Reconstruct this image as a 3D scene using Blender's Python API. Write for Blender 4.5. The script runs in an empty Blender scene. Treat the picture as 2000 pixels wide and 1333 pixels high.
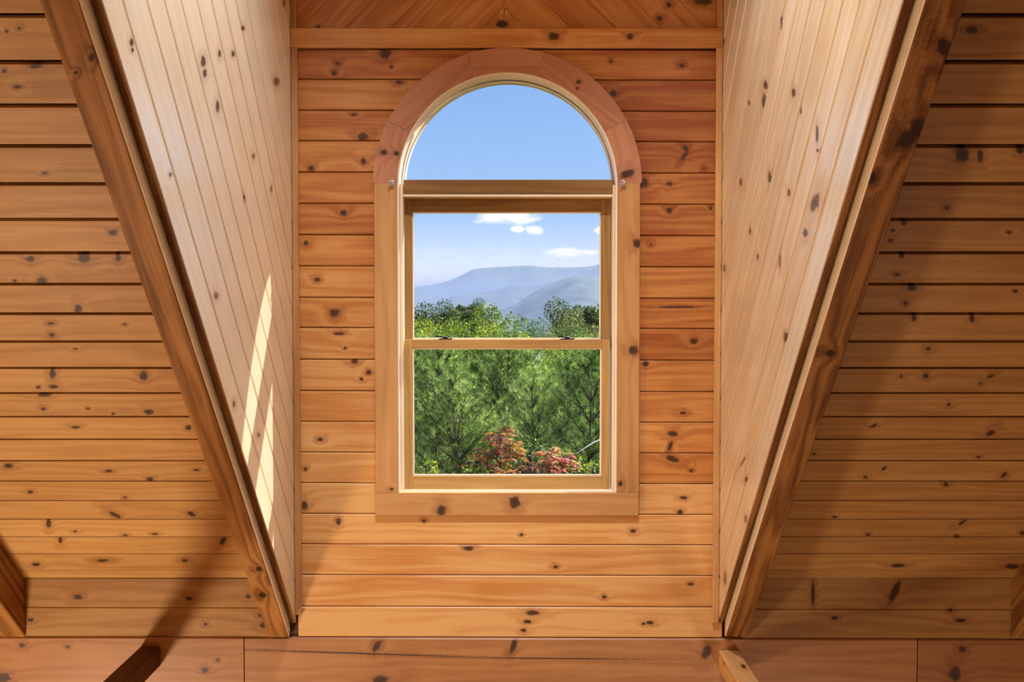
import bpy, bmesh, math, random
import numpy as np
from mathutils import Vector, Matrix, noise

random.seed(7)
RNG = np.random.default_rng(11)
S = bpy.context.scene
COL = S.collection

# ------------------------------------------------------------------ camera
F, CX, CY = 2050.0, 1000.0, 666.5          # focal length and centre for a 2000 x 1333 frame
PITCH = math.atan(76 / F)                  # looking slightly down
DIST = F * 0.13 / 60.5                     # camera to window wall (wall boards are 130 mm wide)
ZC = 4.3                                   # eye height above the great-room floor
CAM = np.array([0.0, -DIST, ZC])
cam = bpy.data.objects.new('camera', bpy.data.cameras.new('camera'))
cam.data.sensor_width = 36.0
cam.data.lens = F / 2000 * 36.0
cam.data.clip_start = 0.05
cam.data.clip_end = 60000
cam.location = CAM
cam.rotation_euler = (math.pi / 2 - PITCH, 0, 0)
COL.objects.link(cam)
S.camera = cam

# ------------------------------------------------------------------ look
S.view_settings.view_transform = 'Standard'
S.view_settings.look = 'None'
S.view_settings.gamma = 1.0
S.view_settings.use_curve_mapping = False
S.view_settings.exposure = 0.0
S.cycles.max_bounces = 6
S.cycles.diffuse_bounces = 4
S.cycles.glossy_bounces = 3
S.cycles.adaptive_threshold = 0.06
S.cycles.adaptive_min_samples = 12
S.cycles.transparent_max_bounces = 24
S.cycles.caustics_reflective = False
S.cycles.caustics_refractive = False
S.cycles.sample_clamp_indirect = 6.0

# ------------------------------------------------------------------ world: clear autumn sky with a few small clouds
SUN_DIR = Vector((1.0, 0.86, 1.15)).normalized()       # towards the sun
world = bpy.data.worlds.new('sky')
S.world = world
world.use_nodes = True
NT = world.node_tree
NT.nodes.clear()


def nd(nt, t, **k):
    n = nt.nodes.new(t)
    for a, b in k.items():
        setattr(n, a, b)
    return n


def ramp(nt, fac, stops, interp='LINEAR'):
    r = nd(nt, 'ShaderNodeValToRGB')
    r.color_ramp.interpolation = interp
    els = r.color_ramp.elements
    while len(els) < len(stops):
        els.new(0.5)
    for e, (p, c) in zip(els, stops):
        e.position = p
        e.color = (c[0], c[1], c[2], 1) if len(c) == 3 else c
    if fac is not None:
        nt.links.new(fac, r.inputs[0])
    return r


def mth(nt, op, a, b=None, c=None, clamp=False):
    m = nd(nt, 'ShaderNodeMath', operation=op, use_clamp=clamp)
    for i, v in enumerate((a, b, c)):
        if v is None:
            continue
        if isinstance(v, (int, float)):
            m.inputs[i].default_value = v
        else:
            nt.links.new(v, m.inputs[i])
    return m.outputs[0]


def mixc(nt, fac, a, b, blend='MIX'):
    m = nd(nt, 'ShaderNodeMix', data_type='RGBA', blend_type=blend)
    for i, v in ((0, fac), (6, a), (7, b)):
        if isinstance(v, (int, float)):
            m.inputs[i].default_value = v
        elif isinstance(v, tuple):
            m.inputs[i].default_value = (v[0], v[1], v[2], 1)
        else:
            nt.links.new(v, m.inputs[i])
    return m.outputs[2]


SKY_STRENGTH = 1.0
FILL_W = 300.0            # each spot of the added dormer fill


def build_world():
    nt = NT
    geo = nd(nt, 'ShaderNodeTexCoord')
    sep = nd(nt, 'ShaderNodeSeparateXYZ')
    nt.links.new(geo.outputs['Generated'], sep.inputs[0])
    x, y, z = sep.outputs
    sky = ramp(nt, mth(nt, 'MULTIPLY_ADD', z, 0.5, 0.5), [
        (0.0, (0.10, 0.11, 0.08)), (0.47, (0.35, 0.42, 0.45)), (0.50, (2.1, 2.0, 1.85)),
        (0.514, (1.75, 1.68, 1.60)), (0.527, (0.80, 0.98, 1.18)), (0.540, (0.40, 0.66, 1.05)), (0.60, (0.25, 0.48, 0.94)),
        (0.75, (0.15, 0.36, 0.85)), (1.0, (0.09, 0.24, 0.68))])
    # brighter sky towards the sun, as a clear sky has
    dot = nd(nt, 'ShaderNodeVectorMath', operation='DOT_PRODUCT')
    nt.links.new(geo.outputs['Generated'], dot.inputs[0])
    dot.inputs[1].default_value = SUN_DIR
    glow = mth(nt, 'POWER', mth(nt, 'MAXIMUM', dot.outputs['Value'], 0.0), 14.0)
    glowc = mixc(nt, 1.0, sky.outputs[0], mixc(nt, glow, (0, 0, 0), (12.0, 11.3, 10.2)), 'ADD')
    # small fair-weather clouds: flat-based puffs in direction space
    az = mth(nt, 'DIVIDE', x, mth(nt, 'MAXIMUM', y, 0.01))
    el = mth(nt, 'DIVIDE', z, mth(nt, 'MAXIMUM', y, 0.01))
    nz = nd(nt, 'ShaderNodeTexNoise')
    nz.inputs['Scale'].default_value = 42.0
    nz.inputs['Detail'].default_value = 5.0
    cmb = nd(nt, 'ShaderNodeCombineXYZ')
    nt.links.new(az, cmb.inputs[0])
    nt.links.new(mth(nt, 'MULTIPLY', el, 2.6), cmb.inputs[1])
    nt.links.new(cmb.outputs[0], nz.inputs['Vector'])
    total = None
    for (px, py, rx, ry) in ((990, 426, 66, 15), (1045, 450, 20, 10), (1010, 449, 14, 7), (1105, 494, 46, 10), (1150, 493, 26, 7), (1172, 452, 12, 9)):
        ax, ey = (px - CX) / F, -(py - 590.5) / F
        dx = mth(nt, 'MULTIPLY', mth(nt, 'SUBTRACT', az, ax), F / rx)
        dy = mth(nt, 'MULTIPLY', mth(nt, 'SUBTRACT', el, ey), F / ry)
        d = mth(nt, 'ADD', mth(nt, 'MULTIPLY', dx, dx), mth(nt, 'MULTIPLY', dy, dy))
        v = mth(nt, 'SUBTRACT', 1.0, d)
        total = v if total is None else mth(nt, 'MAXIMUM', total, v)
    total = mth(nt, 'MAXIMUM', total, -1.0)
    cl = mth(nt, 'MULTIPLY', mth(nt, 'ADD', total, mth(nt, 'MULTIPLY_ADD', nz.outputs[0], 2.6, -1.25)), 1.25, clamp=True)
    col = mixc(nt, cl, glowc, (1.7, 1.60, 1.60))
    bg = nd(nt, 'ShaderNodeBackground')
    nt.links.new(col, bg.inputs[0])
    bg.inputs[1].default_value = SKY_STRENGTH
    out = nd(nt, 'ShaderNodeOutputWorld')
    nt.links.new(bg.outputs[0], out.inputs[0])


build_world()


def light(name, kind, energy, color, loc, **k):
    d = bpy.data.lights.new(name, kind)
    d.energy = energy
    d.color = color
    for a, b in k.items():
        setattr(d, a, b)
    o = bpy.data.objects.new(name, d)
    o.location = loc
    COL.objects.link(o)
    return o


sun = light('sun', 'SUN', 14.0, (1.0, 0.95, 0.86), (20, 20, 30), angle=0.009)
sun.rotation_euler = SUN_DIR.to_track_quat('Z', 'Y').to_euler()

# lamps of the great room below the loft, and a large fill light added behind the camera
light('lamp_below_left', 'POINT', 205.0, (1.0, 0.80, 0.58), (-2.38, -1.95, ZC - 2.8), shadow_soft_size=0.23)
light('lamp_below_right', 'POINT', 46.0, (1.0, 0.86, 0.68), (1.70, -2.1, ZC - 2.95), shadow_soft_size=0.14)
back = light('back_fill', 'AREA', 14.0, (1.0, 0.95, 0.88), (-0.6, -8.6, 3.2), shape='RECTANGLE', size=5.0, size_y=4.0)
back.rotation_euler = (math.radians(90), 0, 0)


# ------------------------------------------------------------------ projection helpers (measuring the place)
def ray(px, py):
    u, v = (px - CX) / F, (py - CY) / F
    c, s = math.cos(PITCH), math.sin(PITCH)
    return np.array([u, c - v * s, -s - v * c])


def hit(px, py, n, d):
    r = ray(px, py)
    n = np.array(n, float)
    return CAM + (d - n @ CAM) / (n @ r) * r


def W(px, py, y=0.0):
    return hit(px, py, (0, 1, 0), y)


def wx(px, y=0.0, py=650):
    return float(W(px, py, y)[0])


def wz(py, y=0.0):
    return float(W(1000, py, y)[2])


# ------------------------------------------------------------------ materials
def new_mat(name):
    m = bpy.data.materials.new(name)
    m.use_nodes = True
    m.node_tree.nodes.clear()
    return m, m.node_tree


NK = 6


def wood(name, pale, mid, dark, rough=0.42, coat=0.25, coat_rough=0.22, grain=1.0, spec=0.5, small_knots=True):
    """varnished knotty pine; coordinates in metres on the 'wood' uv layer, knots on layers k0..k5"""
    m, nt = new_mat(name)
    L = nt.links.new
    uv = nd(nt, 'ShaderNodeUVMap', uv_map='wood')
    sep = nd(nt, 'ShaderNodeSeparateXYZ')
    L(uv.outputs[0], sep.inputs[0])
    u, v = sep.outputs[0], sep.outputs[1]
    tone = nd(nt, 'ShaderNodeAttribute', attribute_name='tone')
    tsep = nd(nt, 'ShaderNodeSeparateColor')
    L(tone.outputs['Color'], tsep.inputs[0])
    # distance to the nearest placed knot
    wob = nd(nt, 'ShaderNodeTexNoise')
    wob.inputs['Scale'].default_value = 55.0
    wob.inputs['Detail'].default_value = 3.0
    L(uv.outputs[0], wob.inputs['Vector'])
    r = None
    for i in range(NK):
        k = nd(nt, 'ShaderNodeUVMap', uv_map='k%d' % i)
        ln = nd(nt, 'ShaderNodeVectorMath', operation='LENGTH')
        L(k.outputs[0], ln.inputs[0])
        r = ln.outputs['Value'] if r is None else mth(nt, 'MINIMUM', r, ln.outputs['Value'])
    r = mth(nt, 'MULTIPLY', r, mth(nt, 'MULTIPLY_ADD', wob.outputs[0], 1.1, 0.45))
    if small_knots:
        cv = nd(nt, 'ShaderNodeCombineXYZ')
        L(mth(nt, 'MULTIPLY', u, 2.1), cv.inputs[0])
        L(mth(nt, 'MULTIPLY', v, 5.2), cv.inputs[1])
        vo = nd(nt, 'ShaderNodeTexVoronoi')
        vo.inputs['Scale'].default_value = 1.0
        L(cv.outputs[0], vo.inputs['Vector'])
        vs = nd(nt, 'ShaderNodeSeparateColor')
        L(vo.outputs['Color'], vs.inputs[0])
        size = mth(nt, 'MULTIPLY_ADD', mth(nt, 'POWER', vs.outputs[0], 3.0), 0.026, 0.004)
        r2 = mth(nt, 'DIVIDE', vo.outputs['Distance'], size)
        r2 = mth(nt, 'ADD', r2, mth(nt, 'MULTIPLY', mth(nt, 'GREATER_THAN', vs.outputs[1], 0.13), 50.0))
        r = mth(nt, 'MINIMUM', r, r2)
    bump_r = mth(nt, 'POWER', 2.718, mth(nt, 'MULTIPLY', mth(nt, 'MULTIPLY', r, r), -0.16))
    # grain: slow cathedral figure bent round knots, plus fine streaks
    n1 = nd(nt, 'ShaderNodeTexNoise')
    n1.inputs['Scale'].default_value = 1.0
    n1.inputs['Detail'].default_value = 2.0
    c1 = nd(nt, 'ShaderNodeCombineXYZ')
    L(mth(nt, 'MULTIPLY', u, 0.9), c1.inputs[0])
    L(mth(nt, 'MULTIPLY', v, 9.0), c1.inputs[1])
    L(c1.outputs[0], n1.inputs['Vector'])
    ph = mth(nt, 'ADD', mth(nt, 'MULTIPLY', v, 90.0), mth(nt, 'MULTIPLY', n1.outputs[0], 26.0))
    ph = mth(nt, 'ADD', ph, mth(nt, 'MULTIPLY', bump_r, 6.0))
    fig = mth(nt, 'MULTIPLY_ADD', mth(nt, 'SINE', ph), 0.5, 0.5)
    n2 = nd(nt, 'ShaderNodeTexNoise')
    n2.inputs['Scale'].default_value = 1.0
    n2.inputs['Detail'].default_value = 4.0
    n2.inputs['Roughness'].default_value = 0.65
    c2 = nd(nt, 'ShaderNodeCombineXYZ')
    L(mth(nt, 'MULTIPLY', u, 4.0), c2.inputs[0])
    L(mth(nt, 'MULTIPLY', v, 130.0), c2.inputs[1])
    L(c2.outputs[0], n2.inputs['Vector'])
    n3 = nd(nt, 'ShaderNodeTexNoise')
    n3.inputs['Scale'].default_value = 2.2
    n3.inputs['Detail'].default_value = 3.0
    L(uv.outputs[0], n3.inputs['Vector'])
    g = mth(nt, 'ADD', mth(nt, 'MULTIPLY', fig, 0.30 * grain), mth(nt, 'MULTIPLY', n2.outputs[0], 0.67 * grain))
    g = mth(nt, 'ADD', g, mth(nt, 'MULTIPLY_ADD', n3.outputs[0], 0.7, -0.35))
    g = mth(nt, 'ADD', g, mth(nt, 'MULTIPLY_ADD', tsep.outputs[1], 0.9, -0.45))
    base = ramp(nt, g, [(0.0, pale), (0.45, mid), (1.0, dark)])
    tv = mth(nt, 'MULTIPLY_ADD', tsep.outputs[0], 0.9, 0.55)
    sc = nd(nt, 'ShaderNodeVectorMath', operation='SCALE')
    L(base.outputs[0], sc.inputs[0])
    L(tv, sc.inputs['Scale'])
    halo = ramp(nt, mth(nt, 'MULTIPLY', r, 0.25), [(0.0, (1, 1, 1)), (0.34, (0.55, 0.55, 0.55)), (0.75, (0, 0, 0))])
    col = mixc(nt, mth(nt, 'MULTIPLY', halo.outputs[0], 0.55), sc.outputs[0], (dark[0] * 0.62, dark[1] * 0.42, dark[2] * 0.36))
    core = ramp(nt, mth(nt, 'MULTIPLY', r, 0.5), [(0.0, (1, 1, 1)), (0.36, (0.92, 0.92, 0.92)), (0.56, (0, 0, 0))])
    col = mixc(nt, mth(nt, 'MULTIPLY', core.outputs[0], 0.93), col, (0.030, 0.014, 0.008))
    p = nd(nt, 'ShaderNodeBsdfPrincipled')
    L(col, p.inputs['Base Color'])
    L(mth(nt, 'MULTIPLY_ADD', n2.outputs[0], 0.18, rough - 0.09), p.inputs['Roughness'])
    p.inputs['Specular IOR Level'].default_value = spec
    p.inputs['Coat Weight'].default_value = coat
    p.inputs['Coat Roughness'].default_value = coat_rough
    o = nd(nt, 'ShaderNodeOutputMaterial')
    L(p.outputs[0], o.inputs[0])
    return m


def plain(name, col, rough=0.5, metal=0.0, noise_amt=0.12, scale=30.0, spec=0.5):
    m, nt = new_mat(name)
    tc = nd(nt, 'ShaderNodeTexCoord')
    n = nd(nt, 'ShaderNodeTexNoise')
    n.inputs['Scale'].default_value = scale
    n.inputs['Detail'].default_value = 4
    nt.links.new(tc.outputs['Object'], n.inputs['Vector'])
    a = tuple(c * (1 - noise_amt) for c in col)
    b = tuple(min(1, c * (1 + noise_amt)) for c in col)
    r = ramp(nt, n.outputs[0], [(0.3, a), (0.7, b)])
    p = nd(nt, 'ShaderNodeBsdfPrincipled')
    nt.links.new(r.outputs[0], p.inputs['Base Color'])
    p.inputs['Roughness'].default_value = rough
    p.inputs['Metallic'].default_value = metal
    p.inputs['Specular IOR Level'].default_value = spec
    o = nd(nt, 'ShaderNodeOutputMaterial')
    nt.links.new(p.outputs[0], o.inputs[0])
    return m


def glass_mat():
    m, nt = new_mat('window_glass')
    t = nd(nt, 'ShaderNodeBsdfTransparent')
    t.inputs[0].default_value = (0.97, 0.985, 0.98, 1)
    gl = nd(nt, 'ShaderNodeBsdfGlossy')
    gl.inputs['Roughness'].default_value = 0.02
    fr = nd(nt, 'ShaderNodeFresnel')
    fr.inputs[0].default_value = 1.45
    nz = nd(nt, 'ShaderNodeTexNoise')
    nz.inputs['Scale'].default_value = 3.0
    mix = nd(nt, 'ShaderNodeMixShader')
    nt.links.new(mth(nt, 'MULTIPLY', fr.outputs[0], mth(nt, 'MULTIPLY_ADD', nz.outputs[0], 0.1, 0.40)), mix.inputs[0])
    nt.links.new(t.outputs[0], mix.inputs[1])
    nt.links.new(gl.outputs[0], mix.inputs[2])
    o = nd(nt, 'ShaderNodeOutputMaterial')
    nt.links.new(mix.outputs[0], o.inputs[0])
    return m


M_WALL = wood('pine_wall', (0.70, 0.385, 0.135), (0.57, 0.235, 0.058), (0.34, 0.085, 0.016), rough=0.40, coat=0.2)
M_SLOPE = wood('pine_slope', (0.62, 0.365, 0.14), (0.52, 0.28, 0.09), (0.35, 0.16, 0.045), rough=0.5, coat=0.0, spec=0.3)
M_CHEEK = wood('pine_cheek', (0.84, 0.75, 0.58), (0.80, 0.68, 0.48), (0.66, 0.48, 0.27), rough=0.40, coat=1.0, coat_rough=0.22, small_knots=False)  # pale base also carries the sky's sheen on the cheeks
M_RAFTER = wood('pine_rafter', (0.50, 0.25, 0.085), (0.36, 0.165, 0.048), (0.15, 0.055, 0.016), rough=0.5, coat=0.0, grain=1.7, spec=0.1)
M_BEAM = wood('pine_beam', (0.50, 0.25, 0.09), (0.42, 0.185, 0.06), (0.28, 0.10, 0.03), rough=0.5, coat=0.1)
M_CASING = wood('pine_casing', (0.62, 0.34, 0.13), (0.53, 0.265, 0.09), (0.40, 0.16, 0.05), rough=0.4, coat=0.25, small_knots=False)
M_ARCH = wood('pine_arch', (0.60, 0.28, 0.15), (0.50, 0.215, 0.11), (0.34, 0.12, 0.06), rough=0.4, coat=0.25, small_knots=False)
M_SASH = wood('pine_sash', (0.60, 0.38, 0.13), (0.50, 0.285, 0.085), (0.33, 0.16, 0.045), rough=0.38, coat=0.3, small_knots=False)
M_JAMB = wood('pine_jamb', (0.90, 0.78, 0.60), (0.86, 0.72, 0.52), (0.70, 0.52, 0.33), rough=0.42, coat=0.2, small_knots=False)
M_BACK = plain('dark_backing', (0.10, 0.045, 0.02), 0.8)
M_GLASS = glass_mat()
M_BRONZE = plain('dark_bronze', (0.025, 0.02, 0.017), 0.35, 0.7)
M_STEEL = plain('zinc_hook', (0.75, 0.75, 0.74), 0.25, 0.9)


# ------------------------------------------------------------------ mesh helpers
def tag(o, label, cat=None, group=None, kind=None):
    o['label'] = label
    if cat:
        o['category'] = cat
    if group:
        o['group'] = group
    if kind:
        o['kind'] = kind
    return o


def empty(name, loc=(0, 0, 0)):
    o = bpy.data.objects.new(name, None)
    o.location = loc
    o.empty_display_size = 0.1
    COL.objects.link(o)
    return o


def link(name, me, mat, parent=None):
    o = bpy.data.objects.new(name, me)
    COL.objects.link(o)
    if mat:
        me.materials.append(mat)
    if parent is not None:
        o.parent = parent
        o.matrix_parent_inverse = Matrix.Translation(-Vector(parent.location))
    return o


def wood_mesh(verts, faces, uvs, knots, tone, seed):
    """uvs: one (u,v) per vertex-per-face in the order of faces; knots: list of (uc, vc, 2x2 inverse)"""
    me = bpy.data.meshes.new('wood')
    me.from_pydata([tuple(map(float, v)) for v in verts], [], faces)
    flat = np.array([c for f in uvs for c in f], float)
    off = np.array([(seed * 7.31) % 97.0, (seed * 3.77) % 53.0])
    lay = me.uv_layers.new(name='wood')
    lay.data.foreach_set('uv', (flat + off).astype(np.float32).ravel())
    for i in range(NK):
        lay = me.uv_layers.new(name='k%d' % i)
        if i < len(knots):
            uc, vc, inv = knots[i]
            k = (flat - np.array([uc, vc])) @ np.array(inv).T
        else:
            k = np.full_like(flat, 60.0)
        lay.data.foreach_set('uv', k.astype(np.float32).ravel())
    at = me.color_attributes.new('tone', 'FLOAT_COLOR', 'POINT')
    at.data.foreach_set('color', np.tile(np.array([tone[0], tone[1], 0, 1], np.float32), len(me.vertices)))
    return me


SEED = [1]


def next_seed():
    SEED[0] += 1
    return SEED[0]


def px_knots(klist, plane_n, plane_d, O, U, V):
    """turn knots measured on the photograph into (u, v) knots on a plane"""
    out = []
    for k in klist:
        px, py, rx, ry = k[:4]
        a = math.radians(k[4]) if len(k) > 4 else 0.0
        to2 = lambda P: np.array([(P - O) @ U, (P - O) @ V])
        c = to2(hit(px, py, plane_n, plane_d))
        e1 = to2(hit(px + rx * math.cos(a), py + rx * math.sin(a), plane_n, plane_d)) - c
        e2 = to2(hit(px - ry * math.sin(a), py + ry * math.cos(a), plane_n, plane_d)) - c
        Mx = np.array([e1, e2]).T
        out.append((c[0], c[1], np.linalg.inv(Mx), rx * ry))
    return out


def pick(knots, u0, u1, v0, v1, pad=0.006):
    ks = [k for k in knots if u0 - 0.02 <= k[0] <= u1 + 0.02 and v0 - pad <= k[1] <= v1 + pad]
    ks.sort(key=lambda k: -k[3])
    return [(k[0], k[1], k[2]) for k in ks[:NK]]


def plank(name, parent, mat, O, U, V, poly, th=0.018, ch=0.004, chd=None, gap=0.0, knots=(), tone=None, seed=None, proud=0.0):
    """board whose face polygon (u, v) lies on plane O,U,V; long edges (lowest and highest v) are chamfered"""
    O, U, V = np.array(O, float), np.array(U, float), np.array(V, float)
    N = np.cross(U, V)
    chd = ch if chd is None else chd
    vs = [p[1] for p in poly]
    v0, v1 = min(vs) + gap / 2, max(vs) - gap / 2
    n = len(poly)
    fr = [(p[0], min(max(p[1], v0 + ch), v1 - ch)) for p in poly]
    md = [(p[0], min(max(p[1], v0), v1)) for p in poly]
    P = lambda q, d: O + U * q[0] + V * q[1] + N * (proud - d)
    verts = [P(q, 0) for q in fr] + [P(q, chd) for q in md] + [P(q, th) for q in md]
    flat2 = fr + md + md
    faces = [tuple(range(n))]
    uvs = [[flat2[i] for i in range(n)]]
    for a, b in ((0, n), (n, 2 * n)):
        for i in range(n):
            j = (i + 1) % n
            f = (a + j, a + i, b + i, b + j)
            faces.append(f)
            uvs.append([flat2[q] for q in f])
    faces.append(tuple(range(3 * n - 1, 2 * n - 1, -1)))
    uvs.append([flat2[i] for i in faces[-1]])
    seed = next_seed() if seed is None else seed
    rr = random.Random(seed)
    tone = tone or (0.5 + rr.uniform(-0.09, 0.09), 0.5 + rr.uniform(-0.22, 0.22))
    me = wood_mesh(verts, faces, uvs, list(knots), tone, seed)
    return link(name, me, mat, parent)


def beam(name, parent, mat, O, U, V, L, w, d, bev=0.004, knots=(), tone=None, seed=None, cut=None):
    """timber: face on plane O,U,V (u 0..L, v 0..w), depth d behind the face; unwrapped round its arris.
    cut(u_index, point2d) can move the end vertices"""
    O, U, V = np.array(O, float), np.array(U, float), np.array(V, float)
    N = np.cross(U, V)
    b = bev
    prof = [(b, 0), (w - b, 0), (w, -b), (w, -d + b), (w - b, -d), (b, -d), (0, -d + b), (0, -b)]
    ww = [b]
    for i in range(1, len(prof) + 1):
        p, q = prof[i - 1], prof[i % len(prof)]
        ww.append(ww[-1] + math.hypot(q[0] - p[0], q[1] - p[1]))
    n = len(prof)
    verts = []
    ends = []
    for e, u in enumerate((0.0, L)):
        for i, (v, nn) in enumerate(prof):
            uu = u if cut is None else cut(e, u, v, nn)
            ends.append(uu)
            verts.append(O + U * uu + V * v + N * nn)
    faces, uvs = [], []
    per = ww[-1] - b
    for i in range(n):
        j = (i + 1) % n
        wa, wb = ww[i], ww[i + 1]
        if i >= 5:      # side at v=0 unwraps to negative w
            wa, wb = wa - per, wb - per
        faces.append((i, n + i, n + j, j))
        uvs.append([(ends[i], wa), (ends[n + i], wa), (ends[n + j], wb), (ends[j], wb)])
    faces.append(tuple(range(n)))
    uvs.append([(prof[i][0] * 0.3, prof[i][1] * 3 + 5) for i in faces[-1]])
    faces.append(tuple(range(2 * n - 1, n - 1, -1)))
    uvs.append([(prof[i - n][0] * 0.3, prof[i - n][1] * 3 + 9) for i in faces[-1]])
    seed = next_seed() if seed is None else seed
    rr = random.Random(seed)
    tone = tone or (0.5 + rr.uniform(-0.06, 0.06), 0.5 + rr.uniform(-0.15, 0.15))
    me = wood_mesh(verts, faces, uvs, list(knots), tone, seed)
    me.validate()
    return link(name, me, mat, parent)


def bar(name, parent, mat, x0, x1, z0, z1, yf, yb, along='x', bev=0.002, **k):
    """rectangular stick in the window: front face at yf, back at yb"""
    if along == 'x':
        return beam(name, parent, mat, (x0, yf, z0), (1, 0, 0), (0, 0, 1), x1 - x0, z1 - z0, yb - yf, bev, **k)
    return beam(name, parent, mat, (x1, yf, z0), (0, 0, 1), (-1, 0, 0), z1 - z0, x1 - x0, yb - yf, bev, **k)


def boxes_mesh(name, bl, mat, parent=None):
    bm = bmesh.new()
    for (a, b) in bl:
        vs = [bm.verts.new((x, y, z)) for x in (a[0], b[0]) for y in (a[1], b[1]) for z in (a[2], b[2])]
        for f in ((0, 1, 3, 2), (4, 6, 7, 5), (0, 4, 5, 1), (2, 3, 7, 6), (0, 2, 6, 4), (1, 5, 7, 3)):
            bm.faces.new([vs[i] for i in f])
    bmesh.ops.recalc_face_normals(bm, faces=bm.faces)
    me = bpy.data.meshes.new(name)
    bm.to_mesh(me)
    bm.free()
    return link(name, me, mat, parent)


def prism_mesh(name, pts, ext, mat, parent=None):
    """solid from a planar polygon and an extrusion vector"""
    n = len(pts)
    ext = np.array(ext, float)
    vs = [tuple(p) for p in pts] + [tuple(np.array(p) + ext) for p in pts]
    fs = [tuple(range(n)), tuple(range(2 * n - 1, n - 1, -1))] + [(i, (i + 1) % n, n + (i + 1) % n, n + i) for i in range(n)]
    me = bpy.data.meshes.new(name)
    me.from_pydata(vs, [], fs)
    bm = bmesh.new()
    bm.from_mesh(me)
    bmesh.ops.recalc_face_normals(bm, faces=bm.faces)
    bm.to_mesh(me)
    bm.free()
    return link(name, me, mat, parent)


# ------------------------------------------------------------------ main planes
XL = wx(573, py=610)                     # dormer cheek faces
XR = wx(1407, py=610)
ZK = wz(1121)                            # where the sloped ceiling meets the knee wall
ZLOG = wz(1246)                          # top of the timber wall plate
ZHT, ZHB = wz(57), wz(95.5)              # header trim
R2 = math.sqrt(0.5)
N_SLOPE = (0, 1, 1)
D_SLOPE = ZK
D_RAFT = ZLOG                            # underside of the rafters: y + z = D_RAFT
DEP = (D_SLOPE - D_RAFT) * R2            # rafter depth
ZEAVE = ZC + 1.55                        # top of the dormer cheeks
ACX = wx(991)                            # window axis
ACZ = wz(358)                            # spring line of the arch
UX = np.array([1.0, 0, 0])

# ------------------------------------------------------------------ window wall
K_WALL = [(752, 106, 11, 10), (660, 124, 5, 4), (653, 143, 6, 5), (765, 131, 3, 3), (779, 161, 8, 4), (1193, 120, 3, 3), (1331, 128, 6, 4),
          (1198, 182, 7, 6), (709, 267, 10, 8), (608, 329, 6, 6), (710, 315, 6, 6), (671, 416, 7, 6), (598, 475, 5, 5), (619, 546, 6, 4),
          (653, 612, 10, 9), (663, 652, 10, 3), (674, 680, 3, 3), (706, 741, 4, 3), (720, 728, 5, 5), (692, 706, 8, 5), (626, 859, 6, 4),
          (596, 917, 4, 4), (595, 988, 6, 9), (661, 1020, 5, 7), (691, 224, 6, 3), (1339, 290, 5, 9, -30), (1336, 305, 4, 12, 35), (1308, 359, 7, 4),
          (1258, 357, 9, 10), (1307, 411, 6, 6), (1388, 407, 4, 4), (1355, 667, 8, 6), (1271, 478, 3, 3), (1333, 807, 7, 3), (1314, 848, 11, 6),
          (1309, 872, 4, 11, 20), (1313, 897, 15, 6, 18), (1335, 973, 7, 4), (1328, 1002, 6, 6), (1350, 920, 3, 3), (1349, 1142, 6, 3),
          (1040, 1198, 14, 5), (1030, 1215, 8, 4), (1022, 1232, 6, 4), (915, 1072, 10, 5), (1085, 1108, 5, 3), (1018, 1045, 4, 3), (1180, 1167, 5, 4),
          (1270, 1217, 8, 4), (1257, 1219, 4, 3), (828, 1018, 4, 3), (1237, 1038, 6, 4), (1261, 712, 7, 5), (1325, 600, 40, 2), (1375, 330, 3, 3)]
ROWS = [96, 155.5, 216.5, 276, 337.5, 398.5, 460, 521, 582.5, 641.5, 703.5, 765, 825, 885, 945, 1005, 1064.5, 1124.5, 1186, 1246]
ROWZ = [wz(p) for p in ROWS]
CAS_I, CAS_O = 0.458, 0.560                                   # arch casing radii
XCL, XCR = wx(777), wx(1205)                                  # inner edges of the side casings
XOL, XOR = wx(731.5), wx(1249.5)                              # outer edges
ZCB, ZCO = wz(963), wz(1008)                                  # bottom casing
O_W = np.array([0.0, 0.0, 0.0])
TILT = -0.0025
U_W = np.array([1.0, 0.0, TILT])
U_W /= np.linalg.norm(U_W)
V_W = np.array([-TILT, 0.0, 1.0])
V_W /= np.linalg.norm(V_W)


def opening_half(z):
    """half width kept clear of boards at height z (hidden under the casing)"""
    if z <= ACZ:
        return 0.50
    t = 0.50 ** 2 - (z - ACZ) ** 2
    return math.sqrt(t) if t > 0 else 0.0


wall_front = prism_mesh('wall_front', [(XL - 0.03, 0.10, ZLOG - 0.3), (XL - 0.03, 0.10, ZC + 2.3), (ACX - 0.5, 0.10, ZC + 2.3), (ACX - 0.5, 0.10, ZLOG - 0.3)], (0, -0.082, 0), M_BACK)
tag(wall_front, 'knotty pine plank wall around the arched window', 'wall', kind='structure')
# rest of the backing, joined into the same wall object
bm = bmesh.new()
bm.from_mesh(wall_front.data)


def add_prism(bm, poly, y0, y1):
    a = [bm.verts.new((p[0], y0, p[1])) for p in poly]
    b = [bm.verts.new((p[0], y1, p[1])) for p in poly]
    bm.faces.new(a)
    bm.faces.new(b[::-1])
    for i in range(len(poly)):
        j = (i + 1) % len(poly)
        bm.faces.new((a[i], b[i], b[j], a[j]))


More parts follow.
